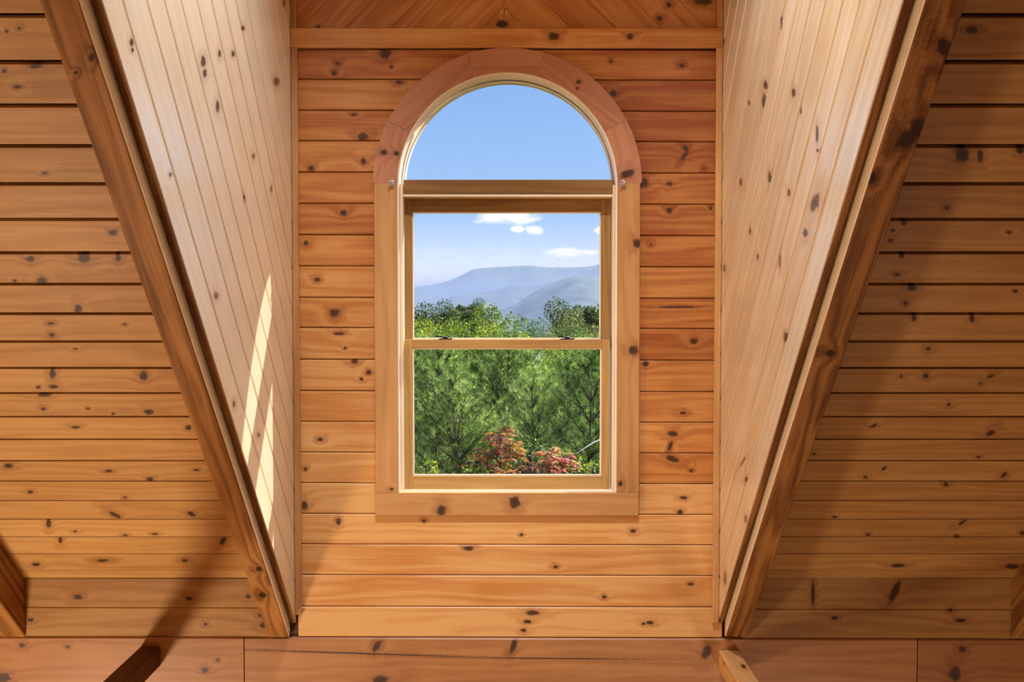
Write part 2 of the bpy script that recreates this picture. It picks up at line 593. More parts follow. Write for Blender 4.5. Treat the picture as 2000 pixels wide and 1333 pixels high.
add_prism(bm, [(ACX + 0.5, ZLOG - 0.3), (ACX + 0.5, ZC + 2.3), (XR + 0.03, ZC + 2.3), (XR + 0.03, ZLOG - 0.3)], 0.10, 0.018)
add_prism(bm, [(ACX - 0.5, ZLOG - 0.3), (ACX - 0.5, ZCB - 0.04), (ACX + 0.5, ZCB - 0.04), (ACX + 0.5, ZLOG - 0.3)], 0.10, 0.018)
arcp = [(ACX + 0.5 * math.cos(math.pi * i / 24), ACZ + 0.5 * math.sin(math.pi * i / 24)) for i in range(25)]
for i in range(24):
    (xa, za), (xb, zb) = arcp[i], arcp[i + 1]
    add_prism(bm, [(xa, za), (xb, zb), (xb, ZC + 2.3), (xa, ZC + 2.3)], 0.10, 0.018)
bmesh.ops.recalc_face_normals(bm, faces=bm.faces)
bm.to_mesh(wall_front.data)
bm.free()

kn = px_knots(K_WALL, (0, 1, 0), 0, O_W, U_W, V_W)
WALL_TONE = [(.46, .74), (.49, .66), (.46, .78), (.48, .68), (.52, .48), (.48, .62), (.52, .46), (.53, .46), (.52, .50), (.50, .50), (.52, .42),  # light gradient put into the tones: upper rows redder, lower rows paler
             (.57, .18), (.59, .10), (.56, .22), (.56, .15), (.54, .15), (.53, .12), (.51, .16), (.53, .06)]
for i in range(19):
    z1, z0 = ROWZ[i], ROWZ[i + 1]
    v = lambda z: z
    x0, x1 = XL - 0.02, XR + 0.02
    if i >= 17:
        x0, x1 = wx(575), wx(1411)
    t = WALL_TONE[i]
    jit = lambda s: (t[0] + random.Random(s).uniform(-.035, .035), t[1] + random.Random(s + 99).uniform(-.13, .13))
    if z0 < ZCB - 0.04 and z1 <= ZCB - 0.02 or z0 > ACZ + 0.5:
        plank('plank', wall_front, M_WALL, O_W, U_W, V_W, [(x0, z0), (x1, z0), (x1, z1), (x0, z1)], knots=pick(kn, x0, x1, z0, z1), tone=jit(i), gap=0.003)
        continue
    zs = np.linspace(z0, z1, 5)
    if z0 < ACZ + 0.5 < z1:                     # row that crosses the crown of the arch: one board notched below
        pts = [(x0, z0)]
        for a in np.linspace(math.pi, 0, 41):
            x, z = ACX + 0.5 * math.cos(a), ACZ + 0.5 * math.sin(a)
            if z > z0:
                pts.append((x, z))
        pts += [(x1, z0), (x1, z1), (x0, z1)]
        hx = opening_half(z0)
        pts.insert(1, (ACX - hx, z0))
        pts.insert(len(pts) - 3, (ACX + hx, z0))
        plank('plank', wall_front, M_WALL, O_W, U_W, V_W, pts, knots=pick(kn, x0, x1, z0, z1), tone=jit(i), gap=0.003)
        continue
    if z0 < ZCB - 0.03:                          # row under the bottom casing runs through below the opening
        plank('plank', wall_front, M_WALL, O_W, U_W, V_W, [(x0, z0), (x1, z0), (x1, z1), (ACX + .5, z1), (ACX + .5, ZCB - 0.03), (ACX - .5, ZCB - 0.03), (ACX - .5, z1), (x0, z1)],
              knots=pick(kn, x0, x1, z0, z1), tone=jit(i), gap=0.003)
        continue
    lp = [(x0, z0)] + [(ACX - opening_half(z), z) for z in zs] + [(x0, z1)]
    rp = [(ACX + opening_half(z0), z0), (x1, z0), (x1, z1)] + [(ACX + opening_half(z), z) for z in zs[::-1]][:-1]
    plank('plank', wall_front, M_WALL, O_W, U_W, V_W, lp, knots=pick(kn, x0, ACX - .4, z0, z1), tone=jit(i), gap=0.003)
    plank('plank', wall_front, M_WALL, O_W, U_W, V_W, rp, knots=pick(kn, ACX + .4, x1, z0, z1), tone=(jit(i + 40)[0] - .10, jit(i + 40)[1] + .26), gap=0.003)  # weaker light on the right side put into a darker, redder tone

# chevron boards of the gable above the header
K_GAB = [(981, 47, 12, 8), (622, 53, 4, 4), (1306, 9, 5, 5), (1288, 36, 6, 5), (1373, 3, 20, 7)]
XM = wx(985, py=30)
zg0, zg1 = ZHB + 0.02, ZC + 2.2
for s in (-1, 1):
    Uc = np.array([s * R2, 0, -R2]) if s > 0 else np.array([R2, 0, R2])
    Vc = np.array([R2, 0, R2]) if s > 0 else np.array([-R2, 0, R2])
    Oc = np.array([XM, 0, wz(57)])
    kg = px_knots(K_GAB, (0, 1, 0), 0, Oc, Uc, Vc)
    # groove lines measured along the header: board pitch 88 px horizontally
    b0 = wx(985 + (45 if s < 0 else 42)) - wx(985)
    pit = (wx(1088) - wx(1000)) * R2
    wlim = (XR + 0.02 - XM) if s > 0 else (XM - XL + 0.02)
    for j in range(-1, 12):
        va = (b0 * R2) + pit * (j - 1)
        vb = va + pit
        # clip the strip to the gable area
        poly = [(-4, va), (4, va), (4, vb), (-4, vb)]

        def clip(poly, f):
            out = []
            for i in range(len(poly)):
                a, b = poly[i], poly[(i + 1) % len(poly)]
                fa, fb = f(a), f(b)
                if fa >= 0:
                    out.append(a)
                if (fa >= 0) != (fb >= 0):
                    t = fa / (fa - fb)
                    out.append((a[0] + t * (b[0] - a[0]), a[1] + t * (b[1] - a[1])))
            return out
        w3 = lambda q: Oc + Uc * q[0] + Vc * q[1]
        poly = clip(poly, lambda q: (w3(q)[0] - XM) * s)
        poly = clip(poly, lambda q: wlim - (w3(q)[0] - XM) * s) if poly else poly
        poly = clip(poly, lambda q: w3(q)[2] - zg0) if poly else poly
        poly = clip(poly, lambda q: zg1 - w3(q)[2]) if poly else poly
        if len(poly) < 3 or max(p[1] for p in poly) - min(p[1] for p in poly) < 0.03:
            continue
        us = [p[0] for p in poly]
        plank('plank', wall_front, M_WALL, Oc, Uc, Vc, poly, ch=0.003, knots=pick(kg, min(us), max(us), va, vb), tone=(random.uniform(.40, .48), random.uniform(.45, .7)))

# ------------------------------------------------------------------ knee walls either side, and the timber wall plate
K_KNEE = [(1588, 1160, 4, 26), (1747, 1157, 7, 26, 25), (1631, 1208, 6, 4), (1856, 1193, 5, 4), (1876, 1213, 12, 4), (370, 1170, 6, 4), (401, 1220, 4, 3), (515, 1222, 8, 6),
          (508, 1202, 5, 4), (152, 1167, 9, 5), (485, 1166, 5, 4), (60, 1212, 6, 4)]
kk = px_knots(K_KNEE, (0, 1, 0), 0, O_W, U_W, V_W)
for side, xa, xb in (('left', -4.4, wx(546)), ('right', wx(1420), 4.4)):
    kw = boxes_mesh('wall_knee_' + side, [((xa, 0.018, ZLOG - 0.35), (xb, 0.10, ZK + 0.04))], M_BACK)
    tag(kw, 'low pine knee wall under the %s sloped ceiling' % side, 'wall', kind='structure')
    for (pa, pb) in ((1122, 1189), (1189, 1246)):
        z1, z0 = wz(pa + (9 if side == 'left' else 4) if pa == 1122 else pa), wz(pb)
        x0, x1 = (wx(-320), wx(530)) if side == 'left' else (wx(1452), wx(2330))
        if side == 'left' and pa > 1150:
            x1 = wx(524)
        plank('plank', kw, M_SLOPE, O_W, U_W, V_W, [(x0, z0), (x1, z0), (x1, z1), (x0, z1)], knots=pick(kk, x0, x1, z0, z1), tone=(.36, .62) if side == 'left' else (.28, .72))

K_PLATE = [(736, 1263, 7, 12, 30), (727, 1296, 5, 5), (722, 1310, 5, 8), (744, 1329, 16, 8), (1003, 1262, 6, 16, 20), (995, 1288, 8, 6), (1007, 1304, 5, 14, -45),
           (400, 1310, 8, 6), (43, 1261, 7, 4), (132, 1264, 4, 3), (8, 1325, 14, 9), (1879, 1269, 7, 7), (1865, 1317, 12, 15), (1380, 1275, 9, 14, 20), (425, 1290, 4, 3)]
CRACK = [(700, 1277, 230, 1.5, 1.9), (1085, 1287, 160, 1.2, 0.4)]
kp = px_knots(K_PLATE, (0, 1, 0), -0.004, O_W, U_W, V_W)
kc = px_knots(CRACK, (0, 1, 0), -0.004, O_W, U_W, V_W)
for j, (pa, pb, lab) in enumerate(((-320, 467, 'long timber wall plate piece below the left knee wall'),
                                   (469, 1796, 'cracked timber wall plate running below the arched window'),
                                   (1798, 2330, 'short timber wall plate piece below the right knee wall'))):
    x0, x1 = wx(pa), wx(pb)
    o = plank('wall_plate', None, M_BEAM, O_W + np.array([0, -0.004, 0]), U_W, V_W, [(x0, ZLOG - 0.30), (x1, ZLOG - 0.30), (x1, ZLOG - 0.002), (x0, ZLOG - 0.002)], th=0.12, ch=0.006,
              knots=(pick(kc, -9, 9, -9, 9) if j == 1 else []) + pick(kp, x0, x1, ZLOG - 0.4, ZLOG + .1), tone=(.48, .45) if j < 2 else (.32, .6))
    tag(o, lab, 'beam')

# ------------------------------------------------------------------ sloped ceilings
K_SL = [(43, 47, 4, 3), (18, 53, 3, 3), (75, 121, 12, 4), (39, 161, 7, 4), (14, 130, 5, 4), (92, 329, 6, 3), (224, 446, 9, 6), (63, 497, 8, 6), (168, 495, 13, 11), (234, 495, 6, 8),
        (86, 539, 9, 7), (33, 540, 4, 3), (156, 595, 8, 8), (103, 623, 6, 3), (105, 646, 7, 4), (246, 625, 4, 2), (151, 673, 5, 2), (106, 721, 6, 11), (283, 726, 8, 9), (108, 747, 10, 4),
        (78, 748, 5, 3), (90, 763, 13, 4), (293, 796, 10, 5), (88, 790, 5, 3), (175, 790, 4, 2), (224, 800, 4, 3), (150, 826, 9, 3), (371, 827, 6, 5), (20, 902, 10, 5), (215, 912, 8, 3),
        (295, 928, 8, 4), (386, 910, 5, 2), (62, 953, 6, 3), (247, 964, 4, 2), (227, 998, 13, 4, 28), (376, 996, 9, 4, 28), (98, 1014, 5, 11), (121, 1047, 4, 7), (437, 1049, 5, 9, 25),
        (305, 1035, 6, 2), (247, 1038, 5, 2), (202, 1087, 13, 3), (73, 1095, 9, 4), (363, 1087, 7, 3), (150, 1030, 4, 2)]
K_SR = [(1875, 291, 14, 18), (1910, 296, 6, 13), (1988, 284, 8, 10), (1893, 50, 14, 7), (1845, 398, 5, 4), (1762, 427, 5, 4), (1740, 442, 5, 4), (1736, 461, 5, 4), (1966, 445, 6, 3),
        (1758, 491, 5, 5), (1749, 528, 6, 4), (1777, 553, 9, 8), (1765, 583, 5, 4), (1978, 560, 6, 4), (1895, 613, 5, 9), (1782, 611, 5, 8), (1810, 673, 6, 4), (1805, 726, 7, 5),
        (1757, 726, 4, 3), (1931, 727, 8, 3, -25), (1912, 741, 3, 3), (1850, 782, 4, 3), (1704, 823, 7, 3, -25), (1931, 838, 10, 5, -40), (1908, 884, 4, 3), (1588, 879, 4, 2),
        (1688, 924, 5, 3), (1724, 907, 6, 3, -30), (1957, 920, 8, 4, -40), (1845, 938, 5, 4), (1628, 1002, 5, 2), (1876, 1013, 10, 3, -30), (1866, 1040, 6, 3), (1693, 1037, 5, 3),
        (1994, 1034, 6, 4), (1752, 1097, 15, 4), (1974, 1099, 15, 5)]
V_S = np.array([0, -R2, R2])                       # up the slope, towards the room
for side in ('left', 'right'):
    x0, x1 = (-4.4, -0.962) if side == 'left' else (0.918, 4.4)
    ztop = 4.6
    pts = [np.array([x0, 0, ZK]) + V_S * t + np.array([0, R2, R2]) * 0.022 for t in (-0.05, ztop)]
    pts = [pts[0], pts[1], pts[1] + UX * (x1 - x0), pts[0] + UX * (x1 - x0)]
    cl = prism_mesh('ceiling_' + side, pts, np.array([0, R2, R2]) * 0.08, M_BACK)
    tag(cl, 'sloped pine plank ceiling on the %s of the dormer' % side, 'ceiling', kind='structure')
    Os = np.array([0.0, 0.0, ZK])
    # the board face has its normal into the room: U x V = N, N = (0,-1,-1)/sqrt2
    Us = np.array([-1.0, 0, 0])
    kn_s = px_knots(K_SL if side == 'left' else K_SR, N_SLOPE, D_SLOPE, Os, Us, V_S)
    ts = [0.0] + [0.062 + 0.1277 * i for i in range(0, 29)]
    for i in range(len(ts) - 1):
        t0, t1 = ts[i], ts[i + 1]
        xa, xb = (-2.9, x1) if side == 'left' else (x0, 2.95)
        poly = [(-xb, t0), (-xa, t0), (-xa, t1), (-xb, t1)]
        tn = (random.uniform(.45, .56), random.uniform(.30, .62))
        if side == 'right':
            tn = (tn[0] - .13, tn[1] + .16)  # shade of the right slope put into its board tones
        plank('plank', cl, M_SLOPE, Os, Us, V_S, poly, th=0.02, ch=0.004, chd=0.006, gap=(0.004 + 0.009 * min(1.0, max(0.0, (t0 - 0.35) / 1.2))) if i else 0.0,
              knots=pick(kn_s, -xb, -xa, t0, t1), tone=tn)

# ------------------------------------------------------------------ dormer cheeks
K_CL = [(257, 83, 4, 9), (259, 98, 3, 5), (397, 120, 5, 12), (400, 143, 4, 9), (429, 105, 3, 8), (455, 105, 3, 6), (475, 55, 3, 5), (540, 160, 6, 9), (425, 208, 4, 12), (495, 306, 3, 6),
        (477, 387, 2, 7), (333, 341, 3, 5), (530, 369, 2, 8), (422, 578, 5, 8), (505, 850, 3, 5), (457, 790, 3, 7), (555, 6, 2, 8)]
K_CR = [(1492, 198, 4, 18), (1495, 166, 4, 9), (1463, 201, 2, 6), (1550, 181, 4, 9), (1564, 216, 2, 8), (1597, 294, 3, 4), (1596, 262, 3, 20), (1591, 397, 8, 20, 20), (1573, 455, 5, 9),
        (1503, 347, 3, 14), (1447, 356, 3, 8), (1541, 377, 3, 8), (1465, 452, 2, 8), (1480, 502, 2, 6), (1523, 507, 2, 18), (1534, 658, 4, 11), (1415, 525, 3, 8), (1526, 45, 2, 13),
        (1457, 937, 3, 6), (1456, 1014, 3, 9), (1451, 902, 1.6, 12, 30), (1416, 1130, 3, 15), (1414, 80, 2, 5)]
for side, X, lines, kl in (('left', XL, [.150, .031, -.119, -.241, -.370, -.504, -.640], K_CL),
                           ('right', XR, [.150, .020, -.117, -.241, -.382, -.513, -.645], K_CR)):
    lines = lines + [lines[-1] - 0.13 * i for i in range(1, 14)]
    s = 1 if side == 'left' else -1                      # cheek face normal +x on the left
    ck = prism_mesh('wall_' + side, [(X - s * 0.02, 0.09, D_SLOPE - 0.05), (X - s * 0.02, 0.09, ZEAVE), (X - s * 0.02, -(ZEAVE - D_SLOPE + .05), ZEAVE)], (-s * 0.03, 0, 0), M_BACK)
    tag(ck, 'pine board dormer cheek on the %s of the window' % side, 'wall', kind='structure')
    Oc = np.array([X, 0.0, ZK])
    # perpendicular distance below the slope plane = q ; v axis = -q
    Vc = np.array([0, R2, R2])
    Uc = np.array([0, -R2, R2]) * (-1 if side == 'left' else 1)
    # U x V must be s * x
    Nn = np.cross(Uc, Vc)
    if Nn[0] * s < 0:
        Uc = -Uc
    knc = px_knots(kl, (1, 0, 0), X, Oc, Uc, Vc)
    for i in range(len(lines) - 1):
        va, vb = -lines[i], -lines[i + 1]
        poly = [(-6, va), (6, va), (6, vb), (-6, vb)]
        w3 = lambda q: Oc + Uc * q[0] + Vc * q[1]
        poly = clip(poly, lambda q: 0.0 - w3(q)[1] + 0.002)
        poly = clip(poly, lambda q: ZEAVE - w3(q)[2])
        if len(poly) < 3:
            continue
        us = [p[0] for p in poly]
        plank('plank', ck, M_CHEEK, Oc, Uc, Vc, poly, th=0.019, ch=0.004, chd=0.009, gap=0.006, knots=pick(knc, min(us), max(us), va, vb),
              tone=(random.uniform(.48, .58), random.uniform(.12, .40) if side == 'left' else random.uniform(.60, .90)))  # whitish sheen on the left, warm bounce on the right, set as tone

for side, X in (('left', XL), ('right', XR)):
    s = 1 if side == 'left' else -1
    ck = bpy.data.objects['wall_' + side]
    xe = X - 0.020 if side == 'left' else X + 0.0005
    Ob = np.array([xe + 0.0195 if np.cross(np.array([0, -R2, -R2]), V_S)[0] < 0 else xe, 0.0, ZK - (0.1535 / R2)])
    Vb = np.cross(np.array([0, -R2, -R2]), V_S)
    e_ = beam('shadow_trim', ck, M_RAFTER, Ob, V_S, Vb, 4.2, 0.0195, 0.004, 0.001, tone=(.5, .6), cut=lambda e, u, v, nn: u if e else 0.01)  # dark trim whose colour carries the shade under the cheek boards
    e_['label'] = 'dark shadow trim'

# ------------------------------------------------------------------ rafters
K_RL = [(505, 1112, 7, 5), (512, 1163, 8, 6), (180, 112, 7, 9), (148, 142, 4, 4)]
K_RR = [(1772, 272, 26, 16, -50), (1790, 250, 14, 22, 10), (1843, 92, 13, 20, 10), (1850, 120, 8, 18, 15), (1622, 690, 10, 8), (1512, 1066, 5, 7), (1700, 350, 14, 10, -50)]
V_UP = V_S
# the rafter face points down into the room: N = (0,-1,-1)/sqrt2 ; U up the slope, V = N x U
Nr = np.array([0, -R2, -R2])
for (xa, xb, lab, kl, tn) in ((-1.0345, -0.9480, 'pine rafter at the left edge of the dormer opening', K_RL, (.50, .10)),
                              (0.9060, 0.9960, 'dark-stained pine rafter at the right edge of the dormer opening', K_RR, (.40, .25)),
                              (-2.165, wx(40), 'rafter end in the lower left corner by the knee wall', [], (.38, .2)),
                              (wx(1984), 2.21, 'rafter end in the lower right corner by the knee wall', [], (.38, .2))):
    Ur = V_S
    Vr = np.cross(Nr, Ur)                      # = +-x
    xo = xa if Vr[0] > 0 else xb
    Or = np.array([xo, 0.0, D_RAFT])
    kr = px_knots(kl, N_SLOPE, D_RAFT, Or, Ur, Vr)
    # plumb-cut foot: at depth nn (negative = up into the roof) the end slides so that y = 0
    o = beam('rafter', None, M_RAFTER, Or, Ur, Vr, 5.4, xb - xa, DEP - 0.003, 0.004, knots=pick(kr, -9, 9, -9, 9), tone=tn,
             cut=lambda e, u, v, nn: u if e else -nn - 0.002 + 0.006)
    if kl:
        sgn = 1 if xa < 0 else -1
        xf = (xb if xa < 0 else xa)
        Of = np.array([xf + sgn * 0.0035, 0.0, D_RAFT])
        Uf = V_S * (1 if sgn < 0 else -1)
        Vf = np.array([0, R2, R2])
        if np.cross(Uf, Vf)[0] * sgn < 0:
            Uf = -Uf
        su = 1 if Uf[2] > 0 else -1
        fs = plank('sheen_strip', o, M_JAMB, Of, Uf, Vf, sorted([(su * 0.004, 0.002), (su * 4.6, 0.002)], key=lambda q: q[0]) + sorted([(su * 4.6, 0.080), (su * 0.085, 0.080)], key=lambda q: -q[0]),
                   th=0.003, ch=0.0025, tone=(.6, .25))  # pale strip added to show the varnish sheen along the rafter edge
        fs['label'] = 'pale sheen strip'
    tag(o, lab, 'rafter', 'rafters under the sloped ceiling')

# ------------------------------------------------------------------ tie beams coming into the room
for (pa, pb, ptop, lab, tn) in ((275, 313, 1262, 'small tie beam end jutting out at the bottom left', (.12, .9)),
                                (1404, 1443, 1270, 'small tie beam jutting out below the right dormer rafter', (.62, .2))):
    x0, x1, zt = wx(pa, py=ptop), wx(pb, py=ptop), wz(ptop)
    L = 8.6
    kt = [(0.10, -0.02, np.diag([1 / .012, 1 / .006])), (0.32, -0.035, np.diag([1 / .02, 1 / .007])), (0.2, 0.06, np.diag([1 / .03, 1 / .01]))] if pa > 1000 else []
    o = beam('tie_beam', None, M_CASING if pa > 1000 else M_RAFTER, (x0, -0.005, zt), (0, -1, 0), (1, 0, 0), L, x1 - x0, 0.089, 0.005, tone=tn, knots=kt)  # left beam's shade is put into its darker wood and tone
    tag(o, lab, 'beam', 'tie beams at wall plate height')

# ------------------------------------------------------------------ trims
K_H = [(1088, 71, 11, 8), (1237, 71, 7, 6)]
kh = px_knots(K_H, (0, 1, 0), -0.022, np.array([0, -0.022, 0]), U_W, V_W)
o = plank('trim_1', None, M_WALL, (0, -0.022, 0), (1, 0, 0), (0, 0, 1), [(XL + 0.002, ZHB), (XR - 0.002, ZHB), (XR - 0.002, ZHT), (XL + 0.002, ZHT)], th=0.021, ch=0.003, knots=pick(kh, -9, 9, -90, 90), tone=(.56, .38))
tag(o, 'flat pine header trim board across the dormer above the arch', 'trim', kind='structure')
for nme, x0, x1, z0, z1, lab, tn in (
        ('trim_2', XL + 0.001, XL + 0.028, wz(1199), ZHB - 0.001, 'vertical corner trim strip along the left dormer cheek', (.40, .6)),
        ('trim_3', XR - 0.027, XR - 0.001, wz(1214), ZHB - 0.001, 'vertical corner trim strip along the right dormer cheek', (.60, .3)),
        ('trim_4', XL + 0.001, XL + 0.024, ZHT + 0.001, ZC + 1.9, 'short corner trim above the header on the left', (.38, .65)),
        ('trim_5', XR - 0.024, XR - 0.001, ZHT + 0.001, ZC + 1.9, 'short corner trim above the header on the right', (.50, .45))):
    o = bar(nme, None, M_CASING, x0, x1, z0, z1, -0.020, -0.001, along='z', bev=0.003, tone=tn)
    tag(o, lab, 'trim', kind='structure')

# ------------------------------------------------------------------ window
win = empty('window_1', (ACX, 0, ZCB))
tag(win, 'arched pine window with a half-round pane over a double-hung sash', 'window', kind='structure')
YC = -0.020                                       # face of the casings
K_C = [(1237, 685, 10, 10), (1244, 476, 8, 10), (862, 998, 9, 11), (1005, 982, 11, 12), (765, 956, 4, 3), (1212, 945, 5, 6), (775, 300, 6, 5), (750, 298, 7, 6), (1225, 340, 16, 8, -20), (1130, 160, 5, 4), (1128, 172, 3, 3)]
kz = px_knots(K_C, (0, 1, 0), YC, np.array([0, YC, 0]), np.array([0, 0, 1.]), np.array([-1., 0, 0]))
zs_top = wz(358, YC)
zsb = wz(963, YC)
for xa, xb in ((wx(731.5, YC), wx(776.5, YC)), (wx(1205, YC), wx(1249.5, YC))):
    plank('side_casing', win, M_CASING, (0, YC, 0), (0, 0, 1), (-1, 0, 0), [(zsb + .001, -xb), (zs_top, -xb), (zs_top, -xa), (zsb + .001, -xa)], th=0.0195, ch=0.002,
          knots=pick(kz, zsb, zs_top, -xb, -xa), tone=(.54, .36) if xa < 0 else (.48, .52))
kb = px_knots(K_C, (0, 1, 0), YC, np.array([0, YC, 0]), np.array([1., 0, 0]), np.array([0, 0, 1.]))
zb0, zb1 = wz(1008, YC), zsb
plank('bottom_casing', win, M_CASING, (0, YC, 0), (1, 0, 0), (0, 0, 1), [(wx(732, YC), zb0), (wx(1248.5, YC), zb0), (wx(1248.5, YC), zb1), (wx(732, YC), zb1)], th=0.0195, ch=0.002,
      knots=pick(kb, -2, 2, zb0, zb1), tone=(.52, .42))
acx, acz = wx(991, YC), wz(358, YC)
RO, RI = wx(1252, YC) - acx, wx(1205, YC) - acx
for j, (a0, a1) in enumerate(((180, 152.5), (152.5, 107), (107, 74), (74, 28), (28, 0))):
    a0r, a1r = math.radians(a0) - 0.001, math.radians(a1) + 0.001
    am = (a0r + a1r) / 2
    Ua = np.array([math.sin(am), 0, -math.cos(am)])        # along the chord, clockwise
    Va = np.array([math.cos(am), 0, math.sin(am)])         # outward
    Oa = np.array([acx, YC, acz])
    pts3 = []
    for a in np.linspace(a0r, a1r, 15):
        pts3.append((RI * math.cos(a), RI * math.sin(a)))
    for a in np.linspace(a1r, a0r, 15):
        pts3.append((RO * math.cos(a), RO * math.sin(a)))
    poly = [(p[0] * Ua[0] + p[1] * Ua[2], p[0] * Va[0] + p[1] * Va[2]) for p in pts3]
    kar = px_knots(K_C, (0, 1, 0), YC, Oa, Ua, Va)
    us, vs = [p[0] for p in poly], [p[1] for p in poly]
    plank('arch_casing', win, M_ARCH, Oa, Ua, Va, poly, th=0.0195, ch=0.0, chd=0.002, knots=pick(kar, min(us), max(us), min(vs), max(vs)), tone=[(.5, .5), (.44, .6), (.48, .55), (.46, .5), (.5, .45)][j])


def arch_sweep(name, parent, mat, cx, cz, r_in, r_out, y0, y1, legs=0.0, tone=(.5, .5), n=48):
    """half-round ring with optional straight legs below the spring line; square section"""
    path = []
    if legs > 0:
        path.append((-1, 0, -legs))
    for i in range(n + 1):
        a = math.pi - math.pi * i / n
        path.append((math.cos(a), math.sin(a), 0.0))
    if legs > 0:
        path.append((1, 0, -legs))
    verts, uvl, l = [], [], 0.0
    prev = None
    for (c, s, dz) in path:
        mid = (c * r_in, s * r_in + dz)
        if prev is not None:
            l += math.hypot(mid[0] - prev[0], mid[1] - prev[1])
        prev = mid
        for (r, y) in ((r_in, y0), (r_in, y1), (r_out, y1), (r_out, y0)):
            verts.append((cx + c * r, y, cz + s * r + dz))
        uvl.append(l)
    th, dp = r_out - r_in, y1 - y0
    wv = [0, dp, dp + th, 2 * dp + th, 2 * dp + 2 * th]
    faces, uvs = [], []
    for i in range(len(path) - 1):
        for k in range(4):
            k2 = (k + 1) % 4
            faces.append((i * 4 + k, (i + 1) * 4 + k, (i + 1) * 4 + k2, i * 4 + k2))
            uvs.append([(uvl[i], wv[k]), (uvl[i + 1], wv[k]), (uvl[i + 1], wv[k + 1]), (uvl[i], wv[k + 1])])
    faces.append((0, 1, 2, 3))
    uvs.append([(0, 0)] * 4)
    e = (len(path) - 1) * 4
    faces.append((e + 3, e + 2, e + 1, e))
    uvs.append([(0, 0)] * 4)
    me = wood_mesh(verts, faces, uvs, [], tone, next_seed())
    bmx = bmesh.new()
    bmx.from_mesh(me)
    bmesh.ops.recalc_face_normals(bmx, faces=bmx.faces)
    bmx.to_mesh(me)
    bmx.free()
    return link(name, me, mat, parent)


def half_disc(name, parent, mat, cx, cz, r, y, th=0.004, n=48, zlow=0.0):
    pts = [(cx + r * math.cos(math.pi * i / n), cz + r * math.sin(math.pi * i / n)) for i in range(n + 1)]
    if zlow > 0:
        pts += [(cx - r, cz - zlow), (cx + r, cz - zlow)]
    return prism_mesh(name, [(p[0], y, p[1]) for p in pts], (0, th, 0), mat, parent)


# jambs: pale edge beside the casing, reaching out through the wall
YJ = -0.014
xjl, xjr = wx(776.5, YJ) - 0.004, wx(1205, YJ) + 0.004
acx2 = (xjl + xjr) / 2
RJ = (xjr - xjl) / 2
zj0 = wz(963, YJ) - 0.012
ztr = wz(379, 0.03)                                         # underside of the transom
arch_sweep('arch_jamb', win, M_JAMB, acx2, acz, RJ - 0.012, RJ, YJ, 0.15, tone=(.6, .3))
for xa, xb in ((xjl, xjl + 0.012), (xjr - 0.012, xjr)):
    bar('side_jamb', win, M_JAMB, xa, xb, zj0, acz, YJ, 0.15, along='z', bev=0.0015, tone=(.6, .3))
bar('sill', win, M_JAMB, xjl + 0.012, xjr - 0.012, zj0, zj0 + 0.013, YJ, 0.17, bev=0.0015, tone=(.66, .2))
# inner stops around the sashes
ys0, ys1 = 0.012, 0.030
for xa, xb in ((xjl + 0.0125, wx(788, ys0)), (wx(1196, ys0), xjr - 0.0125)):
    bar('sash_stop', win, M_JAMB, xa, xb, zj0 + 0.0135, acz - 0.004, ys0, 0.16, along='z', bev=0.002, tone=(.5, .45))
bar('sill_stop', win, M_JAMB, wx(788, ys0) + .001, wx(1196, ys0) - .001, zj0 + 0.0135, wz(957.5, ys0), ys0, ys0 + 0.015, bev=0.002, tone=(.66, .2))
# half-round light: inner frame ring and pane
yg = 0.105
rg = (wx(1194, yg) - wx(792, yg)) / 2
cxg, czg = (wx(1194, yg) + wx(792, yg)) / 2, wz(350, yg)
arch_sweep('arch_stop', win, M_JAMB, cxg, acz - 0.004, rg, RJ - 0.0125 - abs(cxg - acx2), 0.085, 0.14, tone=(.56, .35))
half_disc('glass_pane', win, M_GLASS, cxg, acz, rg + 0.003, yg, zlow=acz - czg + 0.01)
# transom bar between the half-round and the sashes
yt = 0.020
bar('transom', win, M_SASH, wx(788, yt) + .001, wx(1196, yt) - .001, wz(379, yt), wz(351, yt), yt, 0.16, bev=0.003, tone=(.16, .95))  # backlit shade put into the dark tone
bar('head_stop', win, M_JAMB, wx(788, yt) + .001, wx(1196, yt) - .001, wz(385, yt), wz(380, yt), yt - 0.006, 0.05, bev=0.002, tone=(.52, .4))
bar('head_jamb', win, M_SASH, wx(788, .05) + .001, wx(1196, .05) - .001, wz(388, .05), wz(380, .05), 0.051, 0.16, bev=0.001, tone=(.45, .5))
# upper sash (outer track)
yu, yu2 = 0.085, 0.12
us_ = empty('upper_sash', (ACX, yu, wz(540, yu)))
us_.parent = win
us_.matrix_parent_inverse = Matrix.Translation(-Vector(win.location))


def sub(o, part, top):
    o.parent = part
    o.matrix_parent_inverse = Matrix.Translation(-(Vector(part.location)))
    return o


